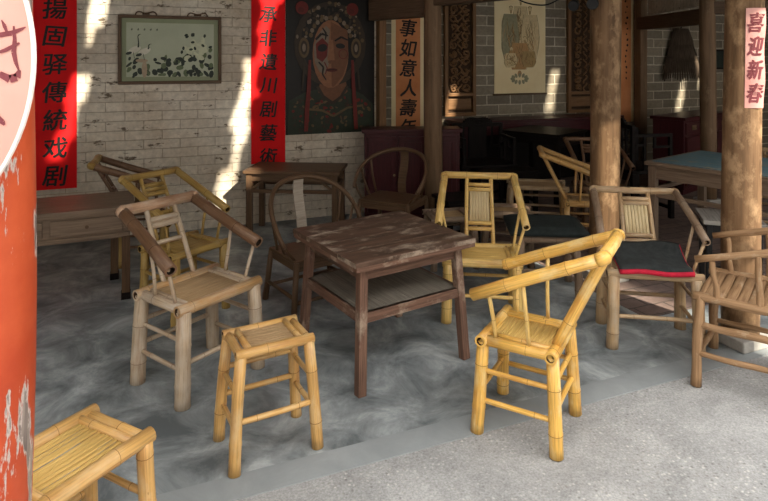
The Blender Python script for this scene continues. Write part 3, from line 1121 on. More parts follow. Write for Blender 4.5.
for off in (0, 1):
    b = len(m.v)
    for row in strip:
        for p in row:
            dd = Vector((p.x-PC_.x, p.y-PC_.y, 0)).normalized()
            m.v.append(p - dd*0.001*off)
    for j in range(rows):
        for i in range(5):
            a = b+j*6+i
            qd = [a, a+6, a+7, a+1]
            m.face(qd if not off else qd[::-1], 0, None, True)
m.build('paper', PINK_P, t)
chars = '喜迎新春'
mbw = MB()
for ci, ch in enumerate(chars):
    cu = bpy.data.curves.new('glyph', 'FONT')
    cu.body = ch
    cu.align_x = 'CENTER'
    cu.offset = 0.0
    cu.shear = 0.2
    to = bpy.data.objects.new('glyph', cu)
    COL.objects.link(to)
    bpy.context.view_layer.update()
    me = bpy.data.meshes.new_from_object(to.evaluated_get(bpy.context.evaluated_depsgraph_get()))
    xs = [v.co.x for v in me.vertices]
    ys = [v.co.y for v in me.vertices]
    nv = len(me.vertices)
    b = len(mbw.v)
    for vi in range(nv*4):
        v = me.vertices[vi % nv]
        jx, jy = ((0, 0), (0.035, 0.01), (-0.03, 0.02), (0.0, -0.035))[vi//nv]
        fx = min(0.97, max(0.03, 0.10+0.80*(v.co.x-min(xs))/(max(xs)-min(xs))+jx))
        fy = (v.co.y-min(ys))/(max(ys)-min(ys))+jy
        jj = rows*(0.05+0.235*ci+0.19*(1-fy))
        j0 = min(rows-1, int(jj))
        ii = fx*5
        i0 = min(4, int(ii))
        fj, fi = jj-j0, ii-i0
        p = (strip[j0][i0]*(1-fi)+strip[j0][i0+1]*fi)*(1-fj) + (strip[j0+1][i0]*(1-fi)+strip[j0+1][i0+1]*fi)*fj
        dd = Vector((p.x-PC_.x, p.y-PC_.y, 0)).normalized()
        mbw.v.append(p+dd*(0.0018+0.0001*(vi//nv)))
    for jn in range(4):
        for p in me.polygons:
            mbw.face([b+jn*nv+k for k in p.vertices], 0)
    bpy.data.objects.remove(to)
    bpy.data.curves.remove(cu)
    bpy.data.meshes.remove(me)
mbw.build('writing', PURP, t)

# ------------------------------------------------------------------ cable and lamps under the tie beam
m = MB()
def bez(pts, n=24):
    out = []
    P_ = [Vector(p) for p in pts]
    P_ = [2*P_[0]-P_[1]]+P_+[2*P_[-1]-P_[-2]]
    for i in range(1, len(P_)-2):
        for k in range(n//(len(P_)-3)+1):
            tt = k/(n//(len(P_)-3)+1)
            a, b, c, d = P_[i-1], P_[i], P_[i+1], P_[i+2]
            out.append(0.5*((2*b)+(c-a)*tt+(2*a-5*b+4*c-d)*tt*tt+(3*b-a-3*c+d)*tt**3))
    out.append(P_[-2])
    return out
def at(px, py, Y):
    return Vector(((px-384)/F_PX*Y, Y, CAM_H-(py-HZ)/F_PX*Y))
m.tube(bez([at(508, -8, 4.65), at(524, 2, 4.6), at(545, 5, 4.5), at(560, -2, 4.44), at(566, -10, 4.40)]), 0.006, 6)
tag(m.build('electric_cable', BLACK_M), 'black cable sagging below the tie beam near the log pillar', 'cable')
for (px, py, lab) in ((574, 4, 'small black spotlight on the tie beam beside the sagging cable end'), (593, 2, 'small black spotlight at the log pillar, right of the other spotlight')):
    Y = 4.36 if px < 580 else 4.02
    p = at(px, py, Y)
    t = thing('spotlight', lab, 'lamp', p, -0.4)
    m = MB()
    m.tube([(0, -0.06, -0.02), (0, -0.05, -0.018), (0, 0.03, 0.0), (0, 0.06, 0.008)], [0.036, 0.040, 0.036, 0.022], 14)
    m.build('housing', BLACK_M, t)
    m = MB()
    m.tube([(0, 0.0, 0.02), (0, 0.005, 0.07), (0, 0.01, 0.13)], 0.010, 8)
    m.box((0, 0.01, 0.12), (0.05, 0.05, 0.02))
    m.build('bracket', BLACK_M, t)

# ------------------------------------------------------------------ bamboo seats
def slat_seat(x0, x1, y0, y1, z, n, mat, parent, name='seat', sw=0.58):
    """bamboo strips lying side by side along y"""
    m = MB()
    dx = (x1-x0)/n
    for i in range(n):
        x = x0+dx*(i+0.5)
        zz = z + random.uniform(-0.0015, 0.0015)
        m.tube([(x, y0, zz), (x, (y0+y1)/2, zz-0.003), (x, y1, zz)], dx*sw, 6, flat=0.4)
    return m.build(name, mat, parent)

def pole(name, a, b_, r, mats, parent, sp=0.16, hollow=(0, 0), bend=0.004, r2=None):
    m = MB()
    m.bamboo(a, b_, r, sp, 12, hollow, bend, r2)
    return m.build(name, mats, parent)

def seat_frame(t, w, d, h, mats, rl=0.026, rr=0.022, splay=1.12, slat=SLAT_P, nsl=18, over=0.035, leg_mats=None, str_mats=None, legsp=0.17, n_str=2, rail_mats=None, sw=0.58):
    """legs, rails, woven seat, battens and stretchers of a bamboo stool or chair. front is +x, long side along y"""
    leg_mats = leg_mats or mats
    str_mats = str_mats or mats
    hx, hy = d/2, w/2
    tx, ty = hx/splay, hy/splay
    legs = {}
    for sx in (-1, 1):
        for sy in (-1, 1):
            foot = Vector((sx*hx, sy*hy, 0.0))
            top = Vector((sx*tx, sy*ty, h-rr*1.3))
            legs[(sx, sy)] = (foot, top)
            pole('leg', foot, top, rl, leg_mats, t, legsp, bend=0.006, r2=rl*0.92)
    rail_mats = rail_mats or mats
    zc = h-rr
    for sx, nm in ((1, 'front_rail'), (-1, 'rear_rail')):
        pole(nm, (sx*tx, -ty-over, zc), (sx*tx, ty+over, zc), rr, rail_mats, t, 0.19, (1, 1), 0.003)
    for sy in (-1, 1):
        pole('side_rail', (-tx-0.004, sy*ty, zc-0.004), (tx+0.004, sy*ty, zc-0.004), rr*0.9, mats, t, 0.22, (0, 0), 0.002)
        pole('batten', (-tx+0.01, sy*(ty-0.034), zc+0.006), (tx-0.01, sy*(ty-0.034), zc+0.006), 0.013, mats, t, 0.2, (0, 0), 0.001)
    slat_seat(-tx+rr*0.9, tx-rr*0.9, -ty+0.045, ty-0.045, zc+0.004, nsl, slat, t, sw=sw)
    def lp(k, z):
        f, tp = legs[k]
        return f + (tp-f)*(z/(h-rr*1.3))
    rs = 0.0105
    for sy in (-1, 1):
        z1, z2 = h*random.uniform(0.30, 0.36), h*random.uniform(0.58, 0.66)
        pole('stretcher', lp((-1, sy), z1), lp((1, sy), z1), rs, str_mats, t, 0.15, bend=0.003)
        if n_str > 1:
            pole('stretcher', lp((-1, sy), z2), lp((1, sy), z2), rs*0.95, str_mats, t, 0.15, bend=0.003)
    for sx in (-1, 1):
        z1 = h*random.uniform(0.40, 0.46)
        pole('stretcher', lp((sx, -1), z1), lp((sx, 1), z1), rs*1.05, str_mats, t, 0.15, bend=0.003)
        if n_str > 1 and sx < 0:
            z1 = h*0.66
            pole('stretcher', lp((sx, -1), z1), lp((sx, 1), z1), rs, str_mats, t, 0.15, bend=0.003)
    return tx, ty

def stool(label, c, yaw, w, d, h, mats, group=None, rl=0.024, **kw):
    t = thing('bamboo_stool', label, 'stool', (c[0], c[1], 0), yaw, group)
    seat_frame(t, w, d, h, mats, rl=rl, **kw)
    return t

def chair(label, c, yaw, w, d, h, mats, back_h=0.76, arm_h=0.57, lean=0.20, arm_x=None, top_w=None, arm_w=None, ra=0.022, arm_mats=None,
          top_mats=None, panel='strips', rl=0.027, slat=SLAT_P, back_slat=None, group=None, spin_mats=None, up_gap=0.08, leg_mats=None, up_r=0.0125, **kw):
    t = thing('bamboo_armchair', label, 'chair', (c[0], c[1], 0), yaw, group)
    tx, ty = seat_frame(t, w, d, h, mats, rl=rl, slat=slat, leg_mats=leg_mats, **kw)
    arm_mats = arm_mats or mats
    top_mats = top_mats or mats
    spin_mats = spin_mats or mats
    top_w = top_w or w*1.06
    arm_w = arm_w or w*1.16
    xb = -tx-lean
    ax = arm_x if arm_x is not None else tx*0.95
    pole('top_rail', (xb, -top_w/2, back_h), (xb, top_w/2, back_h), ra, top_mats, t, 0.21, bend=0.003)
    for sy in (-1, 1):
        pole('arm', (xb-0.004, sy*(top_w/2), back_h), (ax, sy*arm_w/2, arm_h), ra*1.02, arm_mats, t, 0.22, (0, 1), 0.006)
        # corner where the pole is notched and bent
        m = MB()
        m.tube([(xb-0.002, sy*(top_w/2-0.022), back_h), (xb-0.003, sy*(top_w/2-0.006), back_h), (xb+0.004, sy*(top_w/2+0.004), back_h-0.002), (xb+0.022, sy*(top_w/2+0.005), back_h-0.010)], [ra*1.0, ra*1.08, ra*1.08, ra*1.0], 12)
        m.build('bent_joint', top_mats, t)
        for fx in (0.62, -0.35):
            xx = tx*fx
            f = (xx-xb)/(ax-xb)
            p1 = Vector((xx+0.012, sy*(top_w/2+(arm_w-top_w)/2*f), back_h+(arm_h-back_h)*f-ra*0.5))
            pole('spindle', (xx, sy*ty, h-0.01), p1, 0.0085, spin_mats, t, 0.14, bend=0.003)
    # back: two uprights with strips between them
    g = up_gap
    lo = Vector((-tx, 0, h-0.012))
    hi = Vector((xb, 0, back_h))
    for sy in (-1, 1):
        pole('upright', (lo.x, sy*g, lo.z), (hi.x, sy*g*0.92, hi.z), up_r, mats if panel != 'rungs' else spin_mats, t, 0.15, bend=0.003)
    def bp(f, yy):
        q_ = lo+(hi-lo)*f
        return (q_.x, yy, q_.z)
    def rung(f, r=0.013, nm='back_slat'):
        pole(nm, bp(f, -g+0.008), bp(f, g-0.008), r, mats, t, 0.4, bend=0.001)
    if panel == 'strips':
        for f in (0.86, 0.79, 0.30, 0.22):
            rung(f)
        m = MB()
        n = 7
        for i in range(n):
            yy = -g+0.020+(2*g-0.04)*(i+0.5)/n
            m.tube([bp(0.33, yy), bp(0.55, yy), bp(0.76, yy)], (2*g-0.04)/n*0.52, 6, flat=0.5)
        m.build('back_panel', back_slat or slat, t)
    elif panel == 'rungs':
        for f in (0.80, 0.725):
            rung(f, 0.016)
        rung(0.50, 0.011)
    elif panel == 'slats':
        for f in (0.84, 0.77, 0.70, 0.40, 0.32):
            rung(f, 0.014)
    return t

def deg(a):
    return math.radians(a)

# ---- front stools
stool('golden bamboo stool cut off at the bottom left corner, beside the red pillar', (-0.868, 1.600), deg(62-90), 0.36, 0.275, 0.447, BAM_T, None, rl=0.025, slat=SLAT_Y, rr=0.022, nsl=12, sw=0.49, over=0.024)
stool('small tan bamboo stool standing alone in front of the grey weathered chair', (-0.458, 2.325), deg(29-90), 0.325, 0.235, 0.438, BAM_T, None, rl=0.0235, slat=SLAT_W, rr=0.019, nsl=9, over=0.020, splay=1.22)
# ---- chairs in front
chair('bright yellow bamboo armchair in the foreground, turned side-on, right of the table', (0.598, 2.462), deg(150), 0.325, 0.32, 0.397, BAM_L, 0.785, 0.565, 0.19,
      arm_x=0.165, top_w=0.34, arm_w=0.40, ra=0.0245, rl=0.0275, rr=0.024, slat=SLAT_Y, spin_mats=BAM_Y, splay=1.14, up_r=0.021)
chair('grey weathered bamboo armchair with dark brown arms, behind the small stool', (-0.888, 2.837), deg(-36), 0.43, 0.345, 0.44, BAM_W, 0.775, 0.595, 0.17,
      arm_x=0.14, top_w=0.40, arm_w=0.50, ra=0.028, arm_mats=BAM_D, top_mats=BAM_WP, panel='rungs', rail_mats=BAM_WT, rl=0.035, rr=0.026, slat=SLAT_W, splay=1.08, up_gap=0.085)
chair('olive yellow bamboo armchair directly behind the grey weathered chair', (-1.20, 3.55), deg(-35), 0.36, 0.32, 0.42, BAM_O, 0.785, 0.59, 0.20,
      ra=0.022, panel='slats', rl=0.026, slat=BAM_O[0], splay=1.08)
chair('brown bamboo armchair against the whitewashed wall, mostly hidden by the olive chair', (-1.84, 4.52), deg(19), 0.36, 0.31, 0.41, BAM_D, 0.755, 0.575, 0.20,
      ra=0.026, panel='slats', rl=0.028, leg_mats=BAM_O, slat=SLAT_W, top_mats=BAM_O)
chair('bright yellow bamboo armchair facing the viewer behind the worn table', (0.582, 3.54), deg(-97), 0.41, 0.33, 0.37, BAM_Y, 0.755, 0.555, 0.18,
      top_w=0.445, arm_w=0.50, arm_x=0.14, ra=0.023, rl=0.031, rr=0.026, slat=SLAT_Y, back_slat=SLAT_P, splay=1.06, up_gap=0.083)
chM = chair('tan grey bamboo armchair with the red-edged mat on its seat', (1.435, 3.215), deg(-100), 0.425, 0.305, 0.41, BAM_M, 0.735, 0.565, 0.17,
      top_w=0.46, arm_w=0.52, arm_x=0.12, ra=0.020, arm_mats=BAM_MD, rl=0.032, rr=0.023, slat=SLAT_P, splay=1.05, up_gap=0.085)
chair('tan bamboo armchair turned sideways, just left of the log pillar', (1.60, 4.72), deg(-12), 0.36, 0.32, 0.42, BAM_T, 0.775, 0.60, 0.19,
      ra=0.021, rl=0.024, slat=SLAT_W)
chair('brown bamboo armchair far back behind the log pillar', (1.93, 5.25), deg(-92), 0.40, 0.33, 0.42, BAM_D, 0.77, 0.58, 0.2,
      top_w=0.44, ra=0.020, rl=0.024, slat=SLAT_W, panel='slats')
stool('low bamboo stool between the sideways tan chair and the dark table', (1.36, 5.25), deg(-100), 0.50, 0.32, 0.43, BAM_M, None, rl=0.026, slat=SLAT_W)
stool('weathered bamboo stool carrying a dark cushion, behind the side-on yellow chair', (1.06, 3.90), deg(-95), 0.38, 0.32, 0.40, BAM_MD, None, rl=0.027, rr=0.026, slat=SLAT_W)
stool('weathered bamboo stool at the foot of the thin brown pillar', (0.49, 4.40), deg(-80), 0.32, 0.28, 0.38, BAM_MD, None, rl=0.026, slat=SLAT_W)
stool('weathered bamboo stool behind the yellow chair that faces the viewer', (0.93, 4.47), deg(-100), 0.34, 0.28, 0.40, BAM_MD, None, rl=0.027, rr=0.027, slat=SLAT_W)

# ---- branch-wood chair at the right edge
def branch_chair():
    t = thing('branch_chair', 'brown peeled branch-wood armchair cut by the right edge', 'chair', (1.73, 2.815, 0), deg(142))
    w, d, h = 0.44, 0.335, 0.42
    def rod(nm, a, b_, r, r2=None, wob=0.006):
        a, b_ = Vector(a), Vector(b_)
        m = MB()
        n = 9
        pts, rad = [], []
        s1 = (b_-a).cross(Vector((random.uniform(-1, 1), random.uniform(-1, 1), random.uniform(-1, 1)))).normalized()
        ph = random.random()*6
        for i in range(n+1):
            f = i/n
            pts.append(a+(b_-a)*f+s1*(wob*math.sin(PI*f*1.7+ph)*math.sin(PI*f)))
            rad.append((r+((r2 or r)-r)*f)*(1+0.06*math.sin(ph+f*9)))
        m.tube(pts, rad, 12)
        return m.build(nm, BRANCH, t)
    hx, hy = d/2, w/2
    L = {}
    for sx in (-1, 1):
        for sy in (-1, 1):
            L[(sx, sy)] = (Vector((sx*hx*1.05, sy*hy*1.05, 0)), Vector((sx*hx*0.96, sy*hy*0.96, h)))
            rod('leg', *L[(sx, sy)], 0.023, 0.021)
    def lp(k, z):
        f, tp = L[k]
        return f+(tp-f)*(z/h)
    for sy in (-1, 1):
        rod('side_rail', lp((-1, sy), h-0.012)+Vector((-0.03, 0, 0)), lp((1, sy), h-0.012)+Vector((0.03, 0, 0)), 0.020)
        rod('stretcher', lp((-1, sy), 0.28), lp((1, sy), 0.28), 0.017)
        rod('stretcher', lp((-1, sy), 0.15), lp((1, sy), 0.15), 0.013)
    for sx, nm in ((1, 'front_rail'), (-1, 'rear_rail')):
        rod(nm, lp((sx, -1), h-0.025), lp((sx, 1), h-0.025), 0.019)
        rod('stretcher', lp((sx, -1), 0.12), lp((sx, 1), 0.12), 0.014)
    slat_seat(-hx*0.92, hx*0.92, -hy*0.9, hy*0.9, h-0.014, 7, BRANCH, t)
    bh, ah = 0.74, 0.585
    xb = -hx-0.20
    for sy in (-1, 1):
        rod('arm', (xb, sy*0.22, bh), (hx*1.06, sy*0.235, ah), 0.019, 0.016)
        rod('spindle', (hx*0.55, sy*hy*0.96, h-0.02), (hx*0.65, sy*0.232, ah+0.005), 0.014, 0.012)
        rod('spindle', (-hx*0.45, sy*hy*0.96, h-0.02), (-hx*0.42, sy*0.229, ah+0.062), 0.015, 0.013)
        rod('upright', (-hx, sy*0.09, h-0.02), (xb, sy*0.085, bh), 0.015)
    rod('top_rail', (xb, -0.235, bh), (xb, 0.235, bh), 0.021)
    for f in (0.3, 0.45, 0.6, 0.75):
        rod('back_slat', (-hx+(xb+hx)*f, -0.09, h+(bh-h)*f), (-hx+(xb+hx)*f, 0.09, h+(bh-h)*f), 0.012)
    return t
branch_chair()

# ---- mat and cushion
def soft_slab(W_, D_, th, zf, n=18):
    """closed soft sheet; zf(fx,fy) gives bottom height; local x = depth (front +), y = width"""
    m = MB()
    for side in (0, 1):
        for i in range(n+1):
            for j in range(n+1):
                fx, fy = i/n, j/n
                x, yv, z = zf(fx, fy)
                edge = min(fx, 1-fx, fy, 1-fy)
                tk = th*(0.55+0.45*min(1, edge*9))
                m.v.append(Vector((x, yv, z + (tk if side else 0))))
    N1 = (n+1)*(n+1)
    for side in (0, 1):
        for i in range(n):
            for j in range(n):
                a = side*N1+i*(n+1)+j
                qd = [a, a+n+1, a+n+2, a+1]
                m.face(qd if side else qd[::-1], 0 if side else 1, None, True)
    rim = [i*(n+1) for i in range(n+1)] + [n*(n+1)+j for j in range(1, n+1)] + [i*(n+1)+n for i in range(n-1, -1, -1)] + [j for j in range(n-1, 0, -1)]
    for k in range(len(rim)):
        a, b_ = rim[k], rim[(k+1) % len(rim)]
        m.face([a, b_, b_+N1, a+N1], 1, None, True)
    return m

t = thing('seat_mat', 'dark grey felt mat with crimson edging on the tan grey armchair', 'mat', (1.435, 3.215, 0.415), deg(-100))
def zf(fx, fy):
    x = -0.135+0.315*fx
    yv = -0.180+0.360*fy
    if fy > 0.0:
        x -= 0.0
    # right rear corner (viewer's right) folded away, rear edge pushed up
    z = 0.006 + 0.055*max(0, 1-fx*1.5)**1.5*(0.6+0.6*fy) + 0.004*math.sin(fy*9+fx*5)
    if fx > 0.9:
        z -= (fx-0.9)*0.10
    x += -0.03*fy*(1-fx) + 0.10*max(0, fy-0.68)*(1-fx)*3
    return x, yv, z
soft_slab(0, 0, 0.020, zf).build('felt', [CLOTH_D, CLOTH_R], t)
m = MB()
for edge in (0, 1):
    pts = []
    for k in range(21):
        f = k/20
        x, yv, z = zf(1.0, f) if edge == 0 else zf(f, 1.0)
        pts.append((x+(0.002 if edge == 0 else 0), yv+(0.002 if edge else 0), z+0.002))
    m.tube(pts, 0.013 if edge == 0 else 0.005, 8)
m.build('edging', CLOTH_R, t)
tag_c = thing('seat_cushion', 'flat dark green-grey cushion on the weathered stool in the middle', 'cushion', (1.06, 3.90, 0.402), deg(-95))
soft_slab(0, 0, 0.05, lambda fx, fy: (-0.20+0.40*fx, -0.245+0.49*fy, 0.0)).build('pad', [CLOTH_G, CLOTH_G], tag_c)

# ------------------------------------------------------------------ worn square table
def worn_table():
    t = thing('square_table', 'worn square reddish brown table with a lower shelf in the centre', 'table', (-0.012, 3.07, 0), deg(33.2))
    wx, wy, H = 0.705, 0.665, 0.61
    m = MB()
    nb = 4
    for i in range(nb):
        yv = -wy/2+wy*(i+0.5)/nb
        m.box((0, yv, H-0.0125), (wx, wy/nb-0.0012, 0.025))
    m.build('top', TABLE_W, t, bevel=0.003)
    m = MB()
    for (c, s_) in (((0, -wy/2+0.014, H-0.033), (wx*0.985, 0.028, 0.020)), ((0, wy/2-0.014, H-0.033), (wx*0.985, 0.028, 0.020)),
                    ((-wx/2+0.014, 0, H-0.033), (0.028, wy*0.92, 0.020)), ((wx/2-0.014, 0, H-0.033), (0.028, wy*0.92, 0.020))):
        m.box(c, s_)
    m.build('top_moulding', TABLE_E, t)
    ix, iy = wx/2-0.075, wy/2-0.07
    ox, oy = wx/2-0.045, wy/2-0.035
    for sx in (-1, 1):
        for sy in (-1, 1):
            m = MB()
            m.bar((sx*ox, sy*oy, 0), (sx*ix, sy*iy, H-0.04), 0.042, 0.042, up=(0, 1, 0))
            m.build('leg', TABLE_E, t, bevel=0.003)
    for sy in (-1, 1):
        m = MB()
        m.box((0, sy*iy, H-0.075), (2*ix, 0.02, 0.062))
        m.build('apron', TABLE_E, t)
    for sx in (-1, 1):
        m = MB()
        m.box((sx*ix, 0, H-0.075), (0.02, 2*iy, 0.062))
        m.build('apron', TABLE_W, t)
    zs = 0.355
    f = zs/H
    sx_, sy_ = ox+(ix-ox)*f, oy+(iy-oy)*f
    for sy in (-1, 1):
        m = MB()
        m.box((0, sy*sy_, zs-0.02), (2*sx_, 0.026, 0.046))
        m.build('shelf_rail', TABLE_E, t, bevel=0.003)
    for sx in (-1, 1):
        m = MB()
        m.box((sx*sx_, 0, zs-0.02), (0.026, 2*sy_, 0.046))
        m.build('shelf_rail', TABLE_E, t, bevel=0.003)
    m = MB()
    for i in range(4):
        xx = -sx_+2*sx_*(i+0.5)/4
        m.box((xx, 0, zs-0.004), (2*sx_/4-0.003, 2*sy_+0.01, 0.014))
    m.build('shelf', SHELF_W, t)
worn_table()

# ------------------------------------------------------------------ horseshoe armchairs
def horseshoe(label, c, yaw, seat_h, top_h, end_h, wood, splat_m, k=1.0):
    t = thing('horseshoe_armchair', label, 'chair', (c[0], c[1], 0), yaw)
    w, d = 0.44*k, 0.36*k
    hx, hy = d/2, w/2
    L = {}
    for sx in (-1, 1):
        for sy in (-1, 1):
            L[(sx, sy)] = (Vector((sx*hx*1.08, sy*hy*1.08, 0)), Vector((sx*hx*0.94, sy*hy*0.94, seat_h-0.01)))
            m = MB()
            m.tube([L[(sx, sy)][0], L[(sx, sy)][1]], [0.019, 0.017], 10)
            m.build('leg', wood, t)
    m = MB()
    m.box((0, 0, seat_h-0.012), (d, w, 0.024))
    m.build('seat', wood, t, bevel=0.006)
    m = MB()
    for sy in (-1, 1):
        m.box((0, sy*hy*0.9, seat_h-0.045), (d*0.86, 0.018, 0.045))
    for sx in (-1, 1):
        m.box((sx*hx*0.9, 0, seat_h-0.045), (0.018, w*0.86, 0.045))
    m.build('seat_frame', wood, t)
    def lp(kk_, z):
        f, tp = L[kk_]
        return f+(tp-f)*(z/(seat_h-0.01))
    for sy in (-1, 1):
        m = MB()
        m.tube([lp((-1, sy), seat_h*0.35), lp((1, sy), seat_h*0.35)], 0.011, 8)
        m.build('stretcher', wood, t)
    for sx in (-1, 1):
        m = MB()
        m.tube([lp((sx, -1), seat_h*0.27), lp((sx, 1), seat_h*0.27)], 0.011, 8)
        m.build('stretcher', wood, t)
    # bent loop
    pts = []
    A = 0.295*k
    n = 40
    def loop(a):
        # a: -1 .. 1
        ang = a*PI*0.62
        s_ = abs(a)
        x = -0.20*k+0.30*k*(1-math.cos(ang))*0.86
        yv = A*math.sin(ang) if s_ < 0.8 else A*math.sin(ang)
        f = min(1, s_)
        z = top_h - (top_h-end_h)*(f**2.1)
        return Vector((x, yv, z))
    pts = [loop(-1+2*i/n) for i in range(n+1)]
    m = MB()
    m.tube(pts, [0.013+0.004*math.cos((i/n-0.5)*PI) for i in range(n+1)], 10)
    m.build('loop_rail', wood, t)
    m = MB()
    P0, P1 = Vector((-hx*0.9, 0, seat_h)), loop(0)
    K = 8
    for i in range(K):
        f0, f1 = i/K, (i+1)/K
        a, b_ = P0+(P1-P0)*f0, P0+(P1-P0)*f1
        bow = 0.03
        a = a+Vector((bow*math.sin(PI*f0*2)*0.6, 0, 0))
        b_ = b_+Vector((bow*math.sin(PI*f1*2)*0.6, 0, 0))
        m.bar(a, b_, 0.010, 0.070, up=(0, 1, 0))
    m.build('splat', splat_m, t)
    for sy in (-1, 1):
        for (xf, aa) in ((0.80, 0.93), (0.1, 0.72), (-0.5, 0.52)):
            m = MB()
            q1 = loop(sy*aa)
            m.tube([(hx*xf, sy*hy*0.92, seat_h-0.01), (Vector((hx*xf, sy*hy*0.92, seat_h))+q1)/2+Vector((0, sy*0.012, 0)), q1], 0.009, 8)
            m.build('spindle', wood, t)
    return t
horseshoe('low horseshoe-back armchair with a bare grey splat, left of the worn table', (-0.445, 3.72), deg(-54), 0.33, 0.745, 0.41, BROWN_W, GREY_W)
horseshoe('dark horseshoe-back armchair behind the worn table, in front of the red cupboard', (0.075, 4.72), deg(-118), 0.42, 0.775, 0.50, BROWN_W, BROWN_W, 1.0)

# ------------------------------------------------------------------ rear table, desk
def four_table(name, label, c, yaw, wx, wy, H, mat, top_m=None, leg=0.045, apron=0.07, stretch=None, cat='table', inset=0.02, top_t=0.028):
    t = thing(name, label, cat, (c[0], c[1], 0), yaw)
    m = MB()
    m.box((0, 0, H-top_t/2), (wx, wy, top_t))
    m.build('top', top_m or mat, t, bevel=0.004)
    ix, iy = wx/2-inset-leg/2, wy/2-inset-leg/2
    for sx in (-1, 1):
        for sy in (-1, 1):
            m = MB()
            m.box((sx*ix, sy*iy, (H-top_t)/2), (leg, leg, H-top_t))
            m.build('leg', mat, t, bevel=0.004)
    for sy in (-1, 1):
        m = MB()
        m.box((0, sy*iy, H-top_t-apron/2), (2*ix-leg, 0.022, apron))
        m.build('apron', mat, t)
    for sx in (-1, 1):
        m = MB()
        m.box((sx*ix, 0, H-top_t-apron/2), (0.022, 2*iy-leg, apron))
        m.build('apron', mat, t)
    for z in (stretch or []):
        for sy in (-1, 1):
            m = MB()
            m.box((0, sy*iy, z), (2*ix-leg, 0.024, 0.03))
            m.build('stretcher', mat, t)
        for sx in (-1, 1):
            m = MB()
            m.box((sx*ix, 0, z+0.04), (0.024, 2*iy-leg, 0.03))
            m.build('stretcher', mat, t)
    return t
tb = four_table('side_table', 'brown wooden table against the whitewashed wall under the red banner', (-0.765, 5.195), deg(-5), 0.83, 0.46, 0.578, BROWN_W, None, 0.05, 0.065, [0.40])
for sx in (-1, 1):
    for sy in (-1, 1):
        m = MB()
        xx = sx*(0.83/2-0.045)
        yy = sy*(0.23-0.045)
        m.bar((xx-sx*0.02, yy, 0.41), (xx-sx*0.12, yy, 0.485), 0.016, 0.02)
        m.build('corner_brace', BROWN_W, tb)

def desk():
    a = deg(24)
    t = thing('low_desk', 'long low dusty desk with drawers along the left, beneath the red banner', 'desk', (-2.325, 3.665, 0), a)
    wx, wy, H = 1.42, 0.50, 0.592
    m = MB()
    for i in range(3):
        m.box((0, -wy/2+wy*(i+0.5)/3, H-0.014), (wx, wy/3-0.001, 0.028))
    m.build('top', BENCH_W, t, bevel=0.003)
    m = MB()
    m.box((0, 0, H-0.028-0.085), (wx-0.06, wy-0.06, 0.17))
    m.build('carcass', BENCH_W, t)
    n = 3
    for i in range(n):
        x = -wx/2+0.05+(wx-0.1)*(i+0.5)/n
        m = MB()
        m.box((x, -wy/2+0.024, H-0.105), ((wx-0.1)/n-0.04, 0.016, 0.095))
        dr = m.build('drawer', BENCH_W, t, bevel=0.004)
        m = MB()
        m.tube([(x, -wy/2+0.020, H-0.105), (x, -wy/2+0.004, H-0.105)], [0.006, 0.011], 10)
        m.build('knob', BROWN_W, dr)
    m = MB()
    m.box((0, -wy/2+0.026, H-0.175), (wx-0.05, 0.03, 0.022))
    m.box((0, -wy/2+0.022, H-0.036), (wx-0.03, 0.03, 0.018))
    m.build('moulding', BENCH_W, t, bevel=0.004)
    for sx in (-1, 1):
        for sy in (-1, 1):
            m = MB()
            xx = sx*(wx/2-0.05) if sy < 0 else sx*(wx/2-0.12)
            m.box((xx, sy*(wy/2-0.05), 0.20), (0.05, 0.05, 0.40))
            lg = m.build('leg', BROWN_W, t, bevel=0.004)
            m = MB()
            m.box((xx, sy*(wy/2-0.05), 0.022), (0.056, 0.056, 0.044))
            m.build('foot_cuff', DARK_W, lg)
desk()

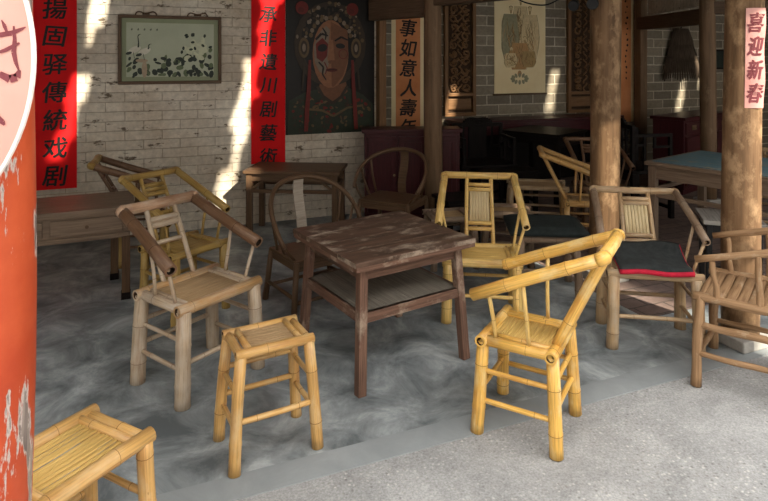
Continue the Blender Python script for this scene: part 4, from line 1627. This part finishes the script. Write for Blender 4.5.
# ------------------------------------------------------------------ dark red cupboard, sideboard, altar ledge
def cupboard(label, p0, p1, depth, H, doors, name='red_cupboard', drawers=False):
    """front edge from p0 to p1 (floor points)"""
    a = math.atan2(p1[1]-p0[1], p1[0]-p0[0])
    w = math.hypot(p1[0]-p0[0], p1[1]-p0[1])
    mid = Vector(((p0[0]+p1[0])/2, (p0[1]+p1[1])/2, 0)) + Vector((-math.sin(a), math.cos(a), 0))*depth/2
    t = thing(name, label, 'cabinet', mid, a)
    m = MB()
    m.box((0, 0, 0.06+(H-0.09)/2), (w-0.02, depth-0.02, H-0.09))
    m.build('body', RED_W, t, bevel=0.004)
    m = MB()
    m.box((0, 0, H-0.018), (w+0.03, depth+0.03, 0.036))
    m.build('top', RED_W, t, bevel=0.006)
    m = MB()
    m.box((0, 0, 0.03), (w-0.05, depth-0.05, 0.06))
    m.build('base', RED_W, t)
    dz0, dz1 = 0.10, H-0.07
    if drawers:
        for i in range(doors):
            x = -w/2+0.03+(w-0.06)*(i+0.5)/doors
            m = MB()
            m.box((x, -depth/2+0.004, H-0.13), ((w-0.06)/doors-0.03, 0.018, 0.13))
            dr = m.build('drawer', RED_W, t, bevel=0.004)
            m = MB()
            m.box((x, -depth/2-0.007, H-0.125), (0.11, 0.006, 0.055))
            m.tube([(x-0.035, -depth/2-0.012, H-0.12), (x-0.02, -depth/2-0.022, H-0.14), (x+0.02, -depth/2-0.022, H-0.14), (x+0.035, -depth/2-0.012, H-0.12)], 0.004, 6)
            m.build('handle', BRASS, dr)
        dz1 = H-0.22
    for i in range(doors):
        x = -w/2+0.03+(w-0.06)*(i+0.5)/doors
        m = MB()
        dw = (w-0.06)/doors-0.02
        m.box((x, -depth/2+0.002, (dz0+dz1)/2), (dw, 0.020, dz1-dz0))
        for (cx, cz, sx, sz) in ((x, dz0+0.03, dw, 0.05), (x, dz1-0.03, dw, 0.05), (x-dw/2+0.025, (dz0+dz1)/2, 0.045, dz1-dz0), (x+dw/2-0.025, (dz0+dz1)/2, 0.045, dz1-dz0)):
            m.box((cx, -depth/2-0.010, cz), (sx, 0.012, sz))
        d_ = m.build('door', RED_W, t, bevel=0.003)
        m = MB()
        sx = 1 if i % 2 == 0 else -1
        m.tube([(x+sx*(dw/2-0.02), -depth/2-0.014, (dz0+dz1)/2), (x+sx*(dw/2-0.02), -depth/2-0.03, (dz0+dz1)/2)], [0.008, 0.012], 8)
        m.build('knob', BRASS, d_)
    return t
cupboard('dark red lacquered cupboard behind the horseshoe chair, below the orange scroll', (-0.19, 5.47), (0.72, 5.52), 0.24, 0.875, 3)
cupboard('dark red sideboard with metal drawer pulls behind the blue table', (3.36, 6.60), (4.40, 7.49), 0.37, 0.875, 3, 'red_sideboard', True)

u0, z0 = on_wall(452, 120, VG-0.2)
u1, _ = on_wall(612, 115, VG-0.2)
t = thing('altar_table', 'long dark red altar table along the grey brick wall below the scroll', 'table', B((u0+u1)/2, VG-0.215), TH)
w = u1-u0
m = MB()
m.box((0, 0, 0.80), (w, 0.40, 0.04))
m.build('top', RED_W, t, bevel=0.006)
m = MB()
m.box((0, -0.16, 0.715), (w-0.06, 0.025, 0.13))
m.build('apron', RED_W, t)
m = MB()
m.box((0, 0.16, 0.715), (w-0.06, 0.025, 0.13))
m.build('apron', RED_W, t)
for sx in (-1, 1):
    for sy in (-1, 1):
        m = MB()
        m.box((sx*(w/2-0.06), sy*0.15, 0.39), (0.07, 0.07, 0.78))
        m.build('leg', RED_W, t)

m = MB()
m.box((0, 0.12, 0.35), (w-0.1, 0.02, 0.66))
m.build('shade_board', DARK_W, t)  # dark sheet added for the black shade under the table
# dark square table and carved chairs
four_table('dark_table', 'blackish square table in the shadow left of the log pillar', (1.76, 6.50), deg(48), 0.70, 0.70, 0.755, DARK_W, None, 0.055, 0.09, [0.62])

def carved_chair(label, c, yaw, H=0.92, arm=0.68):
    t = thing('carved_armchair', label, 'chair', (c[0], c[1], 0), yaw)
    w, d, sh = 0.58, 0.46, 0.47
    m = MB()
    m.box((0, 0, sh-0.015), (d, w, 0.03))
    m.build('seat', DARK_W, t, bevel=0.004)
    for sx in (-1, 1):
        for sy in (-1, 1):
            m = MB()
            m.box((sx*(d/2-0.025), sy*(w/2-0.025), (sh-0.03)/2), (0.045, 0.045, sh-0.03))
            m.build('leg', DARK_W, t, bevel=0.004)
    for sx in (-1, 1):
        m = MB()
        m.box((sx*(d/2-0.025), 0, sh-0.075), (0.02, w-0.1, 0.07))
        m.build('apron', DARK_W, t)
        m = MB()
        m.box((sx*(d/2-0.025), 0, 0.10), (0.03, w-0.1, 0.03))
        m.build('stretcher', DARK_W, t)
    xb = -d/2+0.025
    for sy in (-1, 1):
        m = MB()
        m.box((xb, sy*(w/2-0.03), (sh+H-0.08)/2), (0.035, 0.035, H-0.08-sh))
        m.build('back_post', DARK_W, t)
        m = MB()
        y_ = sy*(w/2-0.03)
        # fretwork arm: square meander
        r = 0.030
        m.box((0.0, y_, arm), (d-0.03, r, r))
        m.box((d/2-0.03, y_, (arm+sh)/2), (r, r, arm-sh))
        m.box((0.10, y_, arm-0.11), (0.17, r*0.8, 0.022))
        m.box((0.03, y_, arm-0.065), (0.022, r*0.8, 0.10))
        m.box((-0.08, y_, (arm+sh)/2), (0.022, r*0.8, arm-sh))
        m.box((-0.12, y_, arm-0.09), (0.11, r*0.8, 0.022))
        m.build('arm', DARK_W, t)
    m = MB()
    m.box((xb, 0, H-0.10), (0.035, w-0.04, 0.04))
    m.build('back_rail', DARK_W, t)
    m = MB()
    pts = [(xb, -0.16+0.32*i/14, H-0.085+0.05*math.sin(PI*i/14)+0.012*math.sin(PI*3*i/14)) for i in range(15)]
    for i in range(14):
        a, b_ = pts[i], pts[i+1]
        zt = (a[2]+b_[2])/2
        m.box((xb, (a[1]+b_[1])/2, (H-0.1+zt)/2+0.01), (0.032, 0.32/14, max(0.01, zt-(H-0.1)+0.02)))
    m.tube([(xb+0.02, 0.05*math.cos(q_), H-0.07+0.022*math.sin(q_)) for q_ in [2*PI*k/12 for k in range(13)]], 0.008, 6)
    m.build('crest', DARK_W, t, bevel=0.003)
    m = MB()
    m.box((xb, 0, (sh+H-0.12)/2), (0.024, 0.20, H-0.12-sh))
    for s_ in (-1, 1):
        m.box((xb, s_*0.16, (sh+H-0.12)/2+0.06), (0.02, 0.022, H-0.24-sh))
        m.box((xb, s_*0.19, sh+0.13), (0.02, 0.10, 0.022))
    m.build('splat', DARK_W, t, bevel=0.004)
    return t
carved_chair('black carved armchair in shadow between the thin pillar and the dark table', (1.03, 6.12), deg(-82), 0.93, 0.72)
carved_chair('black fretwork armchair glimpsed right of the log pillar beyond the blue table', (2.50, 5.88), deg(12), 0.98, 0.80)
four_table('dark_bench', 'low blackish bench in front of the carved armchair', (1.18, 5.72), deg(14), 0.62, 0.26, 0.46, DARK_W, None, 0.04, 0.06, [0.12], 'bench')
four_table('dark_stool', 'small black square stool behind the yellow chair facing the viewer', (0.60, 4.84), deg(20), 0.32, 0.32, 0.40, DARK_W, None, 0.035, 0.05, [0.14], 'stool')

# ------------------------------------------------------------------ blue table and black stool
A0, d1, d2 = Vector((1.97, 4.47)), Vector((0.614, -0.789)), Vector((0.789, 0.614))
c = A0 + d1*0.55 + d2*0.45
four_table('blue_table', 'square wooden table with a faded blue painted top at the right', c, math.atan2(d1.y, d1.x), 1.10, 0.90, 0.75, BENCH_W, None, 0.055, 0.10, [0.50])
# painted top panel is the surface of that table
bt = [o for o in bpy.data.objects if o.name.startswith('blue_table')][0]
m = MB()
m.box((0, 0, 0.7515), (1.02, 0.82, 0.005))
m.build('painted_panel', BLUE_T, bt)
st = four_table('black_stool', 'black square stool with a pale top behind the right log pillar', (2.30, 3.93), deg(-20), 0.36, 0.36, 0.475, BLACK_M, wood_mat('pale stool board', (0.14, 0.13, 0.12), (0.36, 0.34, 0.31), 0.5), 0.035, 0.05, [0.16], 'stool')  # top board paler than the black frame
# thin bamboo chair legs seen under the blue table
chair('pale bamboo armchair tucked behind the blue table', (3.25, 4.95), deg(-128), 0.38, 0.32, 0.42, BAM_M, 0.72, 0.6, 0.16, ra=0.02, rl=0.022, slat=SLAT_W, panel='slats')
